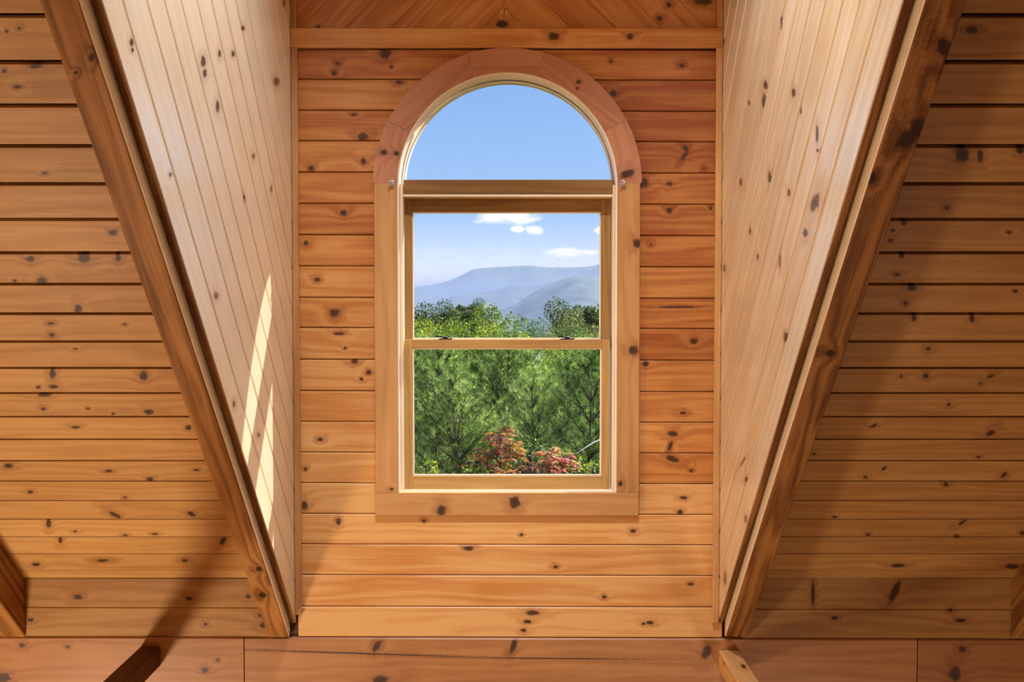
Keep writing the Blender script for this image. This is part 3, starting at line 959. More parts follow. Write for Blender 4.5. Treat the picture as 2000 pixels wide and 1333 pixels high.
def sash(part, y0, y1, px_o, px_i, py_top, py_gt, py_gb, py_bot, tone_top, tone_side, tone_bot, proud_rail=0.0):
    xo0, xo1 = wx(px_o[0], y0), wx(px_o[1], y0)
    xi0, xi1 = wx(px_i[0], y0), wx(px_i[1], y0)
    zt, zgt, zgb, zb = wz(py_top, y0), wz(py_gt, y0), wz(py_gb, y0), wz(py_bot, y0)
    kw = dict(bev=0.002)
    sub(bar('stile', None, M_SASH, xo0, xi0, zb, zt, y0, y1, along='z', tone=tone_side, **kw), part, win)
    sub(bar('stile', None, M_SASH, xi1, xo1, zb, zt, y0, y1, along='z', tone=tone_side, **kw), part, win)
    sub(bar('rail', None, M_SASH, xi0 + .0002, xi1 - .0002, zgt, zt, y0 + .0003, y1, tone=tone_top, **kw), part, win)
    sub(bar('rail', None, M_SASH, xi0 + .0002, xi1 - .0002, zb, zgb, y0 + .0003, y1, tone=tone_bot, **kw), part, win)
    # pale glazing beads
    yb0, yb1 = y0 + 0.006, y0 + 0.014
    b = 0.0065
    for (xa, xb) in ((xi0 - 0.0005, xi0 + b), (xi1 - b, xi1 + 0.0005)):
        sub(bar('glazing_bead', None, M_JAMB, xa, xb, zgb, zgt, yb0, yb1, along='z', bev=0.0015, tone=(.62, .25)), part, win)
    for (za, zb_) in ((zgb - 0.0005, zgb + b), (zgt - b, zgt + 0.0005)):
        sub(bar('glazing_bead', None, M_JAMB, xi0 + b, xi1 - b, za, zb_, yb0, yb1, bev=0.0015, tone=(.62, .25)), part, win)
    g = boxes_mesh('glass_pane', [((xi0 - .002, yb1 + .0005, zgb - .002), (xi1 + .002, yb1 + .0045, zgt + .002))], M_GLASS)
    sub(g, part, win)
    return zt


sash(us_, yu, yu2, (790, 1192), (805.5, 1173.5), 389, 414, 663.5, 681, (.20, .9), (.34, .7), (.34, .7))  # upper sash toned darker to carry its backlit shade, top rail most
yl, yl2 = 0.045, 0.082
ls_ = empty('lower_sash', (ACX, yl, wz(810, yl)))
ls_.parent = win
ls_.matrix_parent_inverse = Matrix.Translation(-Vector(win.location))
ztop = sash(ls_, yl, yl2, (788.5, 1191.5), (805, 1175.5), 664, 680, 930.5, 957, (.46, .5), (.52, .4), (.56, .3))


def sash_lock(px):
    bm = bmesh.new()
    # base plate, round hub and curved lever joined into one casting
    def blob(cx, cy, cz, sx, sy, sz, seg=14):
        r = bmesh.ops.create_uvsphere(bm, u_segments=seg, v_segments=8, radius=1.0)
        bmesh.ops.scale(bm, vec=(sx, sy, sz), verts=r['verts'])
        bmesh.ops.translate(bm, vec=(cx, cy, cz), verts=r['verts'])
    blob(0, 0, 0.002, 0.030, 0.011, 0.004)
    blob(0.004, 0, 0.007, 0.013, 0.010, 0.006)
    for i in range(7):
        t = i / 6
        blob(0.004 - 0.040 * t, -0.004 - 0.004 * math.sin(t * 3), 0.008 + 0.006 * math.sin(t * 1.9), 0.009 - 0.003 * t, 0.006, 0.0035, 10)
    blob(0.027, 0, 0.004, 0.008, 0.007, 0.003)
    me = bpy.data.meshes.new('sash_lock')
    bm.to_mesh(me)
    bm.free()
    for p in me.polygons:
        p.use_smooth = True
    o = link('sash_lock', me, M_BRONZE)
    o.location = (wx(px, 0.062), 0.062, ztop)
    o['label'] = 'dark bronze sash lock'
    sub(o, ls_, win)


sash_lock(869)
sash_lock(1107)


def curtain_hook(px, py, lab, lit):
    o = empty('curtain_bracket', W(px, py, YC))
    bm = bmesh.new()
    bmesh.ops.create_cone(bm, cap_ends=True, segments=20, radius1=0.013, radius2=0.012, depth=0.004, matrix=Matrix.Rotation(math.pi / 2, 4, 'X'))
    me = bpy.data.meshes.new('wall_disc')
    bm.to_mesh(me)
    bm.free()
    d = link('wall_disc', me, M_STEEL)
    d.location = (0, -0.002, 0)
    d.parent = o
    cu = bpy.data.curves.new('hook_arm', 'CURVE')
    cu.dimensions = '3D'
    cu.bevel_depth = 0.0035
    cu.bevel_resolution = 3
    sp = cu.splines.new('POLY')
    pts = [(0, -0.003, 0), (0, -0.016, 0), (0.002, -0.024, 0.004), (0.006, -0.026, 0.010), (-0.004, -0.026, 0.012), (-0.010, -0.025, 0.006), (-0.011, -0.022, -0.004)]
    sp.points.add(len(pts) - 1)
    for p, q in zip(sp.points, pts):
        p.co = (*q, 1)
    dg = bpy.data.objects.new('tmp', cu)
    COL.objects.link(dg)
    me = bpy.data.meshes.new_from_object(dg.evaluated_get(bpy.context.evaluated_depsgraph_get()))
    bpy.data.objects.remove(dg)
    a = link('hook_arm', me, M_STEEL)
    a.parent = o
    tag(o, lab, 'hook', 'curtain brackets on the casing')


curtain_hook(766, 360, 'small bright metal curtain bracket at the left arch spring', True)
curtain_hook(1217, 360, 'small bright metal curtain bracket at the right arch spring', False)

# ------------------------------------------------------------------ rest of the shell (out of frame, closes the room)
M_SHELL = plain('pine_shell', (0.42, 0.23, 0.10), 0.5)
M_FLOOR = plain('oak_floor', (0.36, 0.19, 0.08), 0.35)
Y0, Y1, XS = 0.10, -8.9, 4.4
ZR = ZK + 4.4
o = boxes_mesh('floor', [((-XS, Y1, -0.05), (XS, Y0, 0.0))], M_FLOOR)
tag(o, 'oak floor of the great room below the loft', 'floor', kind='structure')
o = boxes_mesh('wall_back', [((-XS, Y1 - 0.1, 0), (XS, Y1, ZK + 0.1))], M_SHELL)
tag(o, 'plain pine wall behind the viewpoint', 'wall', kind='structure')
o = boxes_mesh('wall_lower_front', [((-XS, 0.0, 0), (XS, 0.10, ZLOG - 0.302))], M_SHELL)
tag(o, 'plain pine wall of the great room below the wall plate', 'wall', kind='structure')
for s, nm in ((-1, 'wall_gable_left'), (1, 'wall_gable_right')):
    o = prism_mesh(nm, [(s * XS, Y0, 0), (s * XS, Y0, ZK - .1), (s * XS, -4.4, ZR + 0.1), (s * XS, Y1, ZK), (s * XS, Y1, 0)], (s * 0.1, 0, 0), M_SHELL)
    tag(o, 'plain pine gable end wall on the %s' % nm.split('_')[-1], 'wall', kind='structure')
o = prism_mesh('ceiling_back', [(-XS, -4.4, ZR), (-XS, Y1, ZK), (XS, Y1, ZK), (XS, -4.4, ZR)], (0, -0.06, 0.06), M_SHELL)
tag(o, 'pine ceiling slope behind the viewpoint', 'ceiling', kind='structure')
# dormer roof: two pitched ceiling planes closing the dormer, and the main slope above it
zrd = ZC + 2.70
xm = (XL + XR) / 2
bm = bmesh.new()
ye, yr = -(ZEAVE - D_SLOPE) - 0.1, -(zrd - D_SLOPE) - 0.1
for xa in (XL - 0.05, XR + 0.05):
    a = bm.verts.new((xa, 0.1, ZEAVE - 0.03))
    b = bm.verts.new((xm, 0.1, zrd))
    c = bm.verts.new((xm, yr, zrd))
    d = bm.verts.new((xa, ye, ZEAVE - 0.03))
    bm.faces.new((a, b, c, d))
bmesh.ops.solidify(bm, geom=bm.faces[:], thickness=0.03)
me = bpy.data.meshes.new('ceiling_dormer')
bm.to_mesh(me)
bm.free()
o = link('ceiling_dormer', me, M_SHELL)
tag(o, 'pitched pine ceiling inside the dormer', 'ceiling', kind='structure')
q = [(-0.97, ye + 0.02, D_SLOPE - ye - 0.02 + .02), (xm, yr + 0.02, D_SLOPE - yr - .02 + .02), (0.925, ye + 0.02, D_SLOPE - ye - 0.02 + .02), (0.925, -4.6, D_SLOPE + 4.62), (-0.97, -4.6, D_SLOPE + 4.62)]
o = prism_mesh('ceiling_upper', q, np.array([0, R2, R2]) * 0.06, M_SHELL)
tag(o, 'pine ceiling slope above the dormer opening', 'ceiling', kind='structure')

# unseen fixture added under the dormer ridge; its two spots fill the cheeks
LX, LY, LZ = xm, -1.85, ZC + 2.42
fx = empty('dormer_fill', (LX, LY, LZ))


def cyl(name, p0, p1, r, mat, parent):
    P, Q = np.array(p0, float), np.array(p1, float)
    V_, Q_ = tubes_simple(P, Q, r)
    me = bpy.data.meshes.new(name)
    me.from_pydata([tuple(v) for v in V_], [], Q_)
    o = link(name, me, mat)
    o.parent = parent
    return o


def tubes_simple(P, Q, r, seg=20):
    T = (Q - P) / np.linalg.norm(Q - P)
    A = np.cross(T, [0.3, 0.9, 0.2])
    A /= np.linalg.norm(A)
    B = np.cross(T, A)
    V_ = []
    for c in (P, Q):
        for k in range(seg):
            a = 2 * math.pi * k / seg
            V_.append(c + r * (A * math.cos(a) + B * math.sin(a)))
    F_ = [(k, (k + 1) % seg, seg + (k + 1) % seg, seg + k) for k in range(seg)] + [tuple(range(seg - 1, -1, -1))]
    return V_, F_


cyl('stem', (0, 0, 0.06), (0, 0, 0.27), 0.012, M_BRONZE, fx)
cyl('track', (-0.25, 0, 0.05), (0.25, 0, 0.05), 0.014, M_BRONZE, fx)
for s_, tgt in ((-1, (XL, -1.0, ZC - 0.25)), (1, (XR, -1.0, ZC - 0.25))):
    hp = np.array([0.20 * s_, 0.0, -0.01])
    d_ = np.array(tgt) - (np.array([LX, LY, LZ]) + hp)
    d_ = d_ / np.linalg.norm(d_)
    cyl('fill_head', hp - d_ * 0.05, hp + d_ * 0.05, 0.04, M_BRONZE, fx)
    sp_ = light('fill_spot', 'SPOT', FILL_W, (0.95, 0.98, 1.06), tuple(np.array([LX, LY, LZ]) + hp + d_ * 0.045), spot_size=math.radians(76), spot_blend=0.9, shadow_soft_size=0.035)
    sp_.rotation_euler = Vector(-d_).to_track_quat('Z', 'Y').to_euler()
tag(fx, 'added two-headed fill light hanging in the dormer above the view', 'track light')

# ================================================================== OUTSIDE
def gz(x, y):
    """ground outside: hillside falling away from the house"""
    if y < 45:
        z = -0.3 - 0.30 * y
    elif y < 320:
        z = -13.8 - 0.20 * (y - 45)
    else:
        z = -68.8 - 0.07 * (y - 320)
    return max(z, -190.0) + 0.25 * noise.noise(Vector((x * 0.08, y * 0.08, 0)))


def leaf_mat(name, cols, trans=0.45, rough=0.5):
    m, nt = new_mat(name)
    L = nt.links.new
    at = nd(nt, 'ShaderNodeAttribute', attribute_name='rnd')
    oi = nd(nt, 'ShaderNodeObjectInfo')
    f = mth(nt, 'ADD', at.outputs['Fac'], mth(nt, 'MULTIPLY_ADD', oi.outputs['Random'], 0.24, -0.12), clamp=True)
    r = ramp(nt, f, [(i / (len(cols) - 1), c) for i, c in enumerate(cols)])
    d = nd(nt, 'ShaderNodeBsdfPrincipled')
    L(r.outputs[0], d.inputs['Base Color'])
    d.inputs['Roughness'].default_value = rough
    d.inputs['Specular IOR Level'].default_value = 0.25
    t = nd(nt, 'ShaderNodeBsdfTranslucent')
    hs = nd(nt, 'ShaderNodeHueSaturation')
    hs.inputs['Value'].default_value = 1.5
    hs.inputs['Saturation'].default_value = 1.1
    L(r.outputs[0], hs.inputs['Color'])
    L(hs.outputs[0], t.inputs[0])
    mx = nd(nt, 'ShaderNodeMixShader')
    mx.inputs[0].default_value = trans
    L(d.outputs[0], mx.inputs[1])
    L(t.outputs[0], mx.inputs[2])
    o = nd(nt, 'ShaderNodeOutputMaterial')
    L(mx.outputs[0], o.inputs[0])
    return m


M_NEEDLE = leaf_mat('pine_needles', [(0.015, 0.032, 0.010), (0.06, 0.115, 0.025), (0.17, 0.26, 0.06), (0.46, 0.52, 0.19)], 0.45)
M_YG = leaf_mat('yellow_green_leaves', [(0.035, 0.07, 0.012), (0.085, 0.14, 0.022), (0.17, 0.22, 0.03), (0.34, 0.32, 0.04)], 0.4)
M_GREEN = leaf_mat('green_leaves', [(0.028, 0.055, 0.018), (0.06, 0.11, 0.028), (0.11, 0.16, 0.04), (0.19, 0.21, 0.07)], 0.4)
M_DARK = leaf_mat('dark_leaves', [(0.03, 0.05, 0.02), (0.06, 0.09, 0.03), (0.11, 0.14, 0.05)], 0.35)
M_OLIVE = leaf_mat('olive_leaves', [(0.06, 0.08, 0.025), (0.13, 0.14, 0.04), (0.20, 0.18, 0.06)], 0.4)
M_SUMAC = leaf_mat('sumac_leaves', [(0.10, 0.012, 0.014), (0.22, 0.035, 0.018), (0.36, 0.12, 0.025), (0.46, 0.25, 0.04), (0.24, 0.24, 0.035)], 0.4)
M_CORAL = leaf_mat('coral_sumac_leaves', [(0.28, 0.05, 0.045), (0.46, 0.13, 0.09), (0.52, 0.24, 0.10), (0.55, 0.38, 0.16)], 0.4)
M_BARK = plain('bark', (0.055, 0.040, 0.032), 0.85, noise_amt=0.5, scale=14)
M_PALEBARK = plain('weathered_branch', (0.22, 0.22, 0.21), 0.8, noise_amt=0.2, scale=14)


def np_mesh(name, V, T, rnd=None):
    """triangle mesh from numpy arrays with an optional per-vertex random value"""
    me = bpy.data.meshes.new(name)
    V = np.asarray(V, np.float32)
    T = np.asarray(T, np.int32)
    me.vertices.add(len(V))
    me.vertices.foreach_set('co', V.ravel())
    me.loops.add(T.size)
    me.loops.foreach_set('vertex_index', T.ravel())
    me.polygons.add(len(T))
    k = T.shape[1]
    me.polygons.foreach_set('loop_start', np.arange(0, T.size, k, dtype=np.int32))
    me.polygons.foreach_set('loop_total', np.full(len(T), k, np.int32))
    me.update(calc_edges=True)
    if rnd is not None:
        a = me.attributes.new('rnd', 'FLOAT', 'POINT')
        a.data.foreach_set('value', np.asarray(rnd, np.float32))
    return me


def norm(a):
    return a / np.maximum(np.linalg.norm(a, axis=-1, keepdims=True), 1e-9)


def tubes(paths, seg=5):
    """paths: list of (points Nx3, radii N) -> one skeleton mesh"""
    V, Q = [], []
    base = 0
    for P, R in paths:
        P = np.asarray(P, float)
        n = len(P)
        T = norm(np.gradient(P, axis=0))
        ref = np.array([0.31, 0.17, 0.93]) if abs(T[0][2]) < 0.85 else np.array([1.0, 0.1, 0.0])
        A = norm(np.cross(T, ref))
        B = np.cross(T, A)
        ang = np.linspace(0, 2 * np.pi, seg, endpoint=False)
        ring = P[:, None, :] + np.asarray(R)[:, None, None] * (A[:, None, :] * np.cos(ang)[None, :, None] + B[:, None, :] * np.sin(ang)[None, :, None])
        V.append(ring.reshape(-1, 3))
        for i in range(n - 1):
            for k in range(seg):
                k2 = (k + 1) % seg
                Q.append((base + i * seg + k, base + i * seg + k2, base + (i + 1) * seg + k2, base + (i + 1) * seg + k))
        base += n * seg
    return np.concatenate(V), np.array(Q)


def needles(rng, pos, dr, K=15, ln=(0.08, 0.13), w=0.0032):
    n = len(pos)
    d = norm(dr[:, None, :] * 0.75 + rng.normal(0, 0.55, (n, K, 3)))
    l = rng.uniform(ln[0], ln[1], (n, K, 1))
    side = norm(np.cross(d, rng.normal(0, 1, (n, K, 3)))) * w
    p = pos[:, None, :] + rng.normal(0, 0.012, (n, K, 3))
    V = np.stack([p - side, p + side, p + d * l], 2).reshape(-1, 3)
    T = np.arange(len(V)).reshape(-1, 3)
    tuft = rng.uniform(0.1, 0.9, (n, 1, 1))
    r = np.clip(np.broadcast_to(tuft, (n, K, 3)) + rng.normal(0, 0.12, (n, K, 1)), 0, 1).reshape(-1)
    return V, T, r


def pine_meshes(seed, H, depth=5.5):
    """white pine: whorled branches with soft needle tufts; origin at the foot"""
    rng = np.random.default_rng(seed)
    bend = rng.normal(0, 0.10, 2)
    trunk_at = lambda z: np.array([bend[0] * (z / H) ** 2, bend[1] * (z / H) ** 2, z])
    zs = np.linspace(-0.4, H, 14)
    paths = [(np.array([trunk_at(max(z, 0)) * [1, 1, 0] + [0, 0, z] for z in zs]), np.linspace(0.10, 0.008, 14))]
    tp, td = [], []
    h = 0.12
    while h < min(depth, H - 0.8):
        nb = rng.integers(4, 7)
        a0 = rng.uniform(0, 6.28)
        for b in range(nb):
            az = a0 + b * 6.283 / nb + rng.normal(0, 0.22)
            L = min(2.3, 0.28 + 0.46 * h) * rng.uniform(0.75, 1.15)
            el = math.radians(max(18, 62 - 13 * h) + rng.normal(0, 6))
            dr = np.array([math.cos(az) * math.cos(el), math.sin(az) * math.cos(el), math.sin(el)])
            b0 = trunk_at(H - h)
            s = np.linspace(0, 1, 7)[:, None]
            P = b0 + dr * L * s + np.array([0, 0, 0.12 * L]) * s ** 2
            paths.append((P, np.linspace(0.010 + 0.006 * L, 0.003, 7)))
            ss = np.arange(0.22 if h > 0.6 else 0.1, 1.0, 0.085 / max(L, 0.4) * 1.15)
            for q in ss:
                p = b0 + dr * L * q + np.array([0, 0, 0.12 * L]) * q * q
                for sd in (-1, 1):
                    lat = np.array([-math.sin(az), math.cos(az), 0]) * sd
                    tdv = dr * 0.75 + lat * rng.uniform(0.4, 0.9) + np.array([0, 0, rng.uniform(0.0, 0.5)])
                    tdv /= np.linalg.norm(tdv)
                    tl = min(0.42, 0.12 + 0.32 * L * (1 - 0.6 * q)) * rng.uniform(0.6, 1.1)
                    nt_ = max(1, int(tl / 0.075))
                    for k in range(nt_):
                        tp.append(p + tdv * tl * (k + 1) / nt_)
                        td.append(tdv + np.array([0, 0, 0.25]))
                    if tl > 0.2:
                        paths.append((np.array([p, p + tdv * tl * 0.5, p + tdv * tl]), [0.004, 0.003, 0.002]))
            tp.append(P[-1])
            td.append(dr)
        h += rng.uniform(0.28, 0.42)
    for k in range(8):
        tp.append(trunk_at(H - 0.02 * k))
        td.append(np.array([0, 0, 1.0]))
    V, T, r = needles(rng, np.array(tp), np.array(td), K=13)
    return np_mesh('pine_foliage', V, T, r), np_mesh('pine_trunk', *tubes(paths, 4))


def leaves(rng, pos, size, aspect=0.6, up=0.35):
    n = len(pos)
    nrm = norm(rng.normal(0, 1, (n, 3)) + np.array([0, 0, up]))
    a = norm(np.cross(nrm, rng.normal(0, 1, (n, 3))))
    b = np.cross(nrm, a)
    s = size * rng.uniform(0.6, 1.2, (n, 1))
    V = np.stack([pos - a * s, pos + b * s * aspect * 0.8 + nrm * s * 0.12, pos + a * s, pos - b * s * aspect * 0.8 + nrm * s * 0.12], 1).reshape(-1, 3)
    T = np.arange(len(V)).reshape(-1, 4)
    return V, T


def broadleaf_meshes(seed, H, R, n=9000, size=0.055, clumps=34, squash=1.2):
    """broad-leaved tree: trunk and limbs, crown of many leaf clumps; origin at the foot, crown top at H"""
    rng = np.random.default_rng(seed)
    cz = H - R * squash
    c = norm(rng.normal(0, 1, (clumps, 3))) * rng.uniform(0.35, 0.86, (clumps, 1)) * np.array([R, R, R * squash]) + [0, 0, cz]
    rad = rng.uniform(0.20, 0.40, clumps) * R
    idx = rng.integers(0, clumps, n)
    d = norm(rng.normal(0, 1, (n, 3)))
    pos = c[idx] + d * rad[idx][:, None] * rng.uniform(0.35, 1.05, (n, 1)) ** 0.5
    V, T = leaves(rng, pos, size)
    cl = rng.uniform(0.05, 0.95, clumps)[idx]
    r = np.repeat(np.clip(cl * 0.6 + rng.uniform(0, 0.4, n), 0, 1), 4)
    paths = [(np.array([[0, 0, -0.5], [0.05 * R, 0, cz * 0.5], [0, 0.05 * R, cz - R * 0.5], [0, 0, cz + R * 0.3]]), [0.06 * R + .05, 0.05 * R + .04, 0.04 * R + .03, 0.02])]
    for k in range(0, clumps, 2):
        st = np.array([0, 0, cz - R * rng.uniform(0.2, 0.8)])
        paths.append((np.array([st, (st + c[k]) / 2 + rng.normal(0, 0.05 * R, 3), c[k]]), [0.03 * R, 0.02 * R, 0.008]))
    return np_mesh('leaf_crown', V, T, r), np_mesh('leaf_trunk', *tubes(paths, 5))


def sumac_meshes(seed, H, tips):
    """sumac: bare forking stems, each tip with a rosette of drooping feathered leaves"""
    rng = np.random.default_rng(seed)
    paths, LV, LT, LR = [], [], [], []
    base = 0
    for (tx, ty, tz, n, ll) in tips:
        top = np.array([tx, ty, tz])
        paths.append((np.array([[0, 0, -0.3], [tx * 0.3, ty * 0.3, tz * 0.45], top * [0.8, 0.8, 0.85], top]), [0.022, 0.016, 0.009, 0.006]))
        for k in range(n):
            az = k * 2.4 + rng.normal(0, 0.3)
            el = rng.uniform(0.05, 1.15)
            d = np.array([math.cos(az) * math.cos(el), math.sin(az) * math.cos(el), math.sin(el)])
            L = ll * rng.uniform(0.7, 1.1)
            tone = rng.uniform(0, 1)
            pts = [top + d * L * s + np.array([0, 0, -0.42 * L]) * s * s for s in np.linspace(0, 1, 11)]
            paths.append((np.array(pts[::2]), np.linspace(0.004, 0.0015, len(pts[::2]))))
            lat = np.cross(d, [0, 0, 1.0])
            lat /= np.linalg.norm(lat) + 1e-9
            for i in range(3, 11):
                for sd in (-1, 1):
                    p = pts[i]
                    fw = pts[i] - pts[i - 1]
                    fw /= np.linalg.norm(fw) + 1e-9
                    ld = lat * sd * 0.8 + fw * 0.55 + np.array([0, 0, -0.35]) + rng.normal(0, 0.13, 3)
                    ld /= np.linalg.norm(ld)
                    l = 0.075 * rng.uniform(0.75, 1.15) * (1.1 - 0.04 * abs(i - 6))
                    wv = np.cross(ld, [0, 0, 1.0])
                    wv = wv / (np.linalg.norm(wv) + 1e-9) * l * 0.13
                    LV += [p, p + ld * l * 0.45 + wv, p + ld * l, p + ld * l * 0.45 - wv]
                    LT.append((base, base + 1, base + 2, base + 3))
                    LR += [min(1, max(0, tone * 0.75 + rng.uniform(0, 0.3)))] * 4
                    base += 4
    return np_mesh('sumac_leaves', np.array(LV), np.array(LT), LR), np_mesh('sumac_stems', *tubes(paths, 5))


def plant(name, meshes, mat_l, loc, rz, sc, label, cat, group, barkmat=None, leafname='foliage'):
    o = empty(name, loc)
    o.rotation_euler = (0, 0, rz)
    o.scale = (sc, sc, sc)
    f = bpy.data.objects.new(leafname, meshes[0])
    COL.objects.link(f)
    f.parent = o
    f['kind'] = 'stuff'
    if not meshes[0].materials:
        meshes[0].materials.append(mat_l)
    t = bpy.data.objects.new('trunk', meshes[1])
    COL.objects.link(t)
    t.parent = o
    if not meshes[1].materials:
        meshes[1].materials.append(barkmat or M_BARK)
    tag(o, label, cat, group)
    return o


def spot(px, ptop, dist):
    """ground point and height of something whose tip is seen at (px, ptop), dist metres away"""
    P = CAM + ray(px, ptop) / ray(px, ptop)[1] * dist
    g = gz(P[0], P[1])
    return (float(P[0]), float(P[1]), g), float(P[2] - g)


# young white pines filling the lower sash
PINE_H = 9.0
PM = [pine_meshes(s, PINE_H) for s in (3, 8, 21)]
PINES = [(962, 676, 14.0, 0, 0.4, 'young white pine with a straight leader in the middle of the lower sash'),
         (838, 684, 12.5, 1, 1.9, 'leaning soft-needled pine at the left of the lower sash'),
         (880, 694, 15.5, 2, 3.3, 'white pine just behind the leaning pine on the left'),
         (1140, 700, 12.8, 2, 5.1, 'white pine with a dark bare stem at the right of the lower sash'),
         (1112, 712, 15.5, 1, 0.7, 'slender pine standing left of the dark-stemmed pine'),
         (1040, 700, 17.5, 0, 2.6, 'pine between the middle pine and the right-hand pines'),
         (918, 742, 11.8, 0, 4.4, 'short pine low in front between left and middle pines'),
         (1062, 752, 12.6, 1, 5.6, 'short bright green pine above the coral sumac'),
         (800, 668, 15.0, 2, 1.1, 'pine half hidden behind the left window stile'),
         (1196, 692, 16.0, 0, 3.9, 'pine half hidden behind the right window stile'),
         (985, 720, 20.0, 2, 2.2, 'far pine deep behind the middle pine')]
for (px, pt, ds, vi, rz, lab) in PINES:
    loc, h = spot(px, pt, ds)
    plant('pine_tree', PM[vi], M_NEEDLE, loc, rz, h / PINE_H, lab, 'pine tree', 'young pines outside the window')

# the stand goes on either side of what the window shows
for k, px in enumerate((340, 470, 590, 690, 1300, 1420, 1540, 1670)):
    loc, h = spot(px, 690 + 12 * (k % 3), 13.5 + 1.3 * (k % 4))
    plant('pine_tree', PM[k % 3], M_NEEDLE, loc, 0.9 * k, h / PINE_H, 'pine of the same stand, hidden beside the window opening', 'pine tree', 'pines hidden beside the window opening')

# broad-leaved trees beyond the pines
BM_ = [(M_YG, broadleaf_meshes(31, 10, 2.0, 15000, 0.055)), (M_GREEN, broadleaf_meshes(32, 10, 2.4, 16000, 0.06)), (M_DARK, broadleaf_meshes(33, 10, 2.2, 15000, 0.085)),
       (M_OLIVE, broadleaf_meshes(34, 10, 2.0, 14000, 0.055)), (M_YG, broadleaf_meshes(35, 10, 1.6, 9000, 0.05, 22))]
TREES = [(925, 580, 27, 0, 0.3, 0.62, 'yellow-green tree rising left of the valley gap'),
         (985, 606, 24, 4, 1.2, 0.7, 'bright yellow leafy tree just left of the valley gap'),
         (862, 600, 36, 1, 2.0, 0.8, 'mid-green leafy tree left of the yellow-green tree'),
         (886, 585, 58, 2, 0.9, 0.7, 'dark round tree top poking up on the left'),
         (838, 590, 66, 2, 2.9, 1.0, 'dark tree top at the far left above the sash lock'),
         (922, 582, 70, 2, 4.1, 0.6, 'narrow dark tree tip behind the yellow-green tree'),
         (1085, 586, 48, 1, 3.1, 0.95, 'grey-green tree right of the valley gap'),
         (1118, 582, 60, 2, 1.5, 1.0, 'dark tree crown behind the grey-green tree'),
         (1112, 602, 36, 3, 0.2, 0.7, 'olive rounded tree in front of the grey-green tree'),
         (1172, 570, 52, 2, 5.2, 0.9, 'tall dark tree against the right window stile'),
         (1158, 606, 34, 1, 4.6, 0.7, 'green tree below the tall dark tree on the right'),
         (1042, 630, 62, 1, 0.8, 1.2, 'distant low tree filling the valley gap'),
         (818, 606, 25, 4, 3.6, 0.6, 'yellow leafy tree beside the left window stile'),
         (1068, 655, 22, 0, 2.4, 0.6, 'yellow-green tree straddling the meeting rail'),
         (1122, 640, 24, 4, 5.9, 0.6, 'small yellow-green tree right above the meeting rail'),
         (892, 628, 24, 1, 5.0, 0.7, 'green leafy tree behind the left pines'),
         (958, 620, 30, 0, 1.0, 0.6, 'lime leafy tree behind the middle pine'),
         (1190, 630, 27, 1, 2.2, 0.8, 'green leafy tree behind the right window stile')]
for (px, pt, ds, vi, rz, sc, lab) in TREES:
    loc, h = spot(px, pt, ds)
    # crown kept at its own size, trunk foot sunk into the falling ground
    m, ms = BM_[vi]
    plant('broadleaf_tree', ms, m, (loc[0], loc[1], loc[2] + h - 10 * sc), rz, sc, lab, 'tree', 'broad-leaved trees beyond the pines')

for k, px in enumerate((300, 430, 540, 650, 740, 1270, 1370, 1480, 1590, 1710)):
    sc = 0.9 + 0.1 * (k % 3)
    loc, h = spot(px, 596 + 9 * (k % 3), 28 + 5 * (k % 4))
    m, ms = BM_[(1, 2, 0, 1)[k % 4]]
    plant('broadleaf_tree', ms, m, (loc[0], loc[1], loc[2] + h - 10 * sc), 1.3 * k, sc, 'leafy tree of the same wood, hidden beside the window opening', 'tree', 'trees hidden beside the window opening')

# autumn shrubs close below the window
def tipset(cx, cy, pts, dist):
    """stem tips from pixel positions, relative to the shrub's foot"""
    foot, _ = spot(cx, cy, dist)
    out = []
    for (px, py, dd, n, ll) in pts:
        P = CAM + ray(px, py) / ray(px, py)[1] * (dist + dd)
        out.append((P[0] - foot[0], P[1] - foot[1], P[2] - foot[2], n, ll))
    return foot, out


for (cx, cy, dist, pts, mat, lab) in (
        (970, 870, 10.5, [(978, 850, 0, 12, 0.22), (996, 872, 0.15, 10, 0.2), (952, 888, -0.1, 11, 0.2), (970, 868, 0.3, 9, 0.2), (930, 905, 0.1, 9, 0.19), (1003, 890, 0.2, 8, 0.18), (945, 930, 0, 9, 0.2), (975, 905, -.1, 10, 0.2), (965, 940, .1, 9, .2), (995, 930, 0, 9, .2)], M_SUMAC,
         'orange and crimson sumac shrub at the bottom centre'),
        (1080, 900, 9.8, [(1072, 894, 0, 9, 0.18), (1100, 899, 0.1, 9, 0.18), (1058, 914, -0.1, 9, 0.17), (1085, 920, 0, 9, 0.18), (1108, 930, 0, 8, 0.17), (1075, 940, .1, 8, .18)], M_CORAL,
         'coral red sumac shrub at the bottom right'),
        (1000, 930, 9.6, [(985, 928, 0, 8, 0.13), (1020, 926, 0.2, 8, 0.13), (1000, 940, 0, 8, 0.13)], M_SUMAC,
         'low dark red sumac between the two brighter shrubs')):
    foot, tips = tipset(cx, cy, pts, dist)
    ms = sumac_meshes(int(cx), 1, tips)
    plant('sumac_shrub', ms, mat, foot, 0, 1, lab, 'shrub', 'sumac shrubs below the window')


def bush(px, pt, dist, R, mat, n, size, lab, seed):
    foot, h = spot(px, pt, dist)
    ms = broadleaf_meshes(seed, h, R, n, size, 16, 1.0)
    plant('leafy_bush', ms, mat, foot, 0, 1, lab, 'bush', 'leafy bushes below the window')


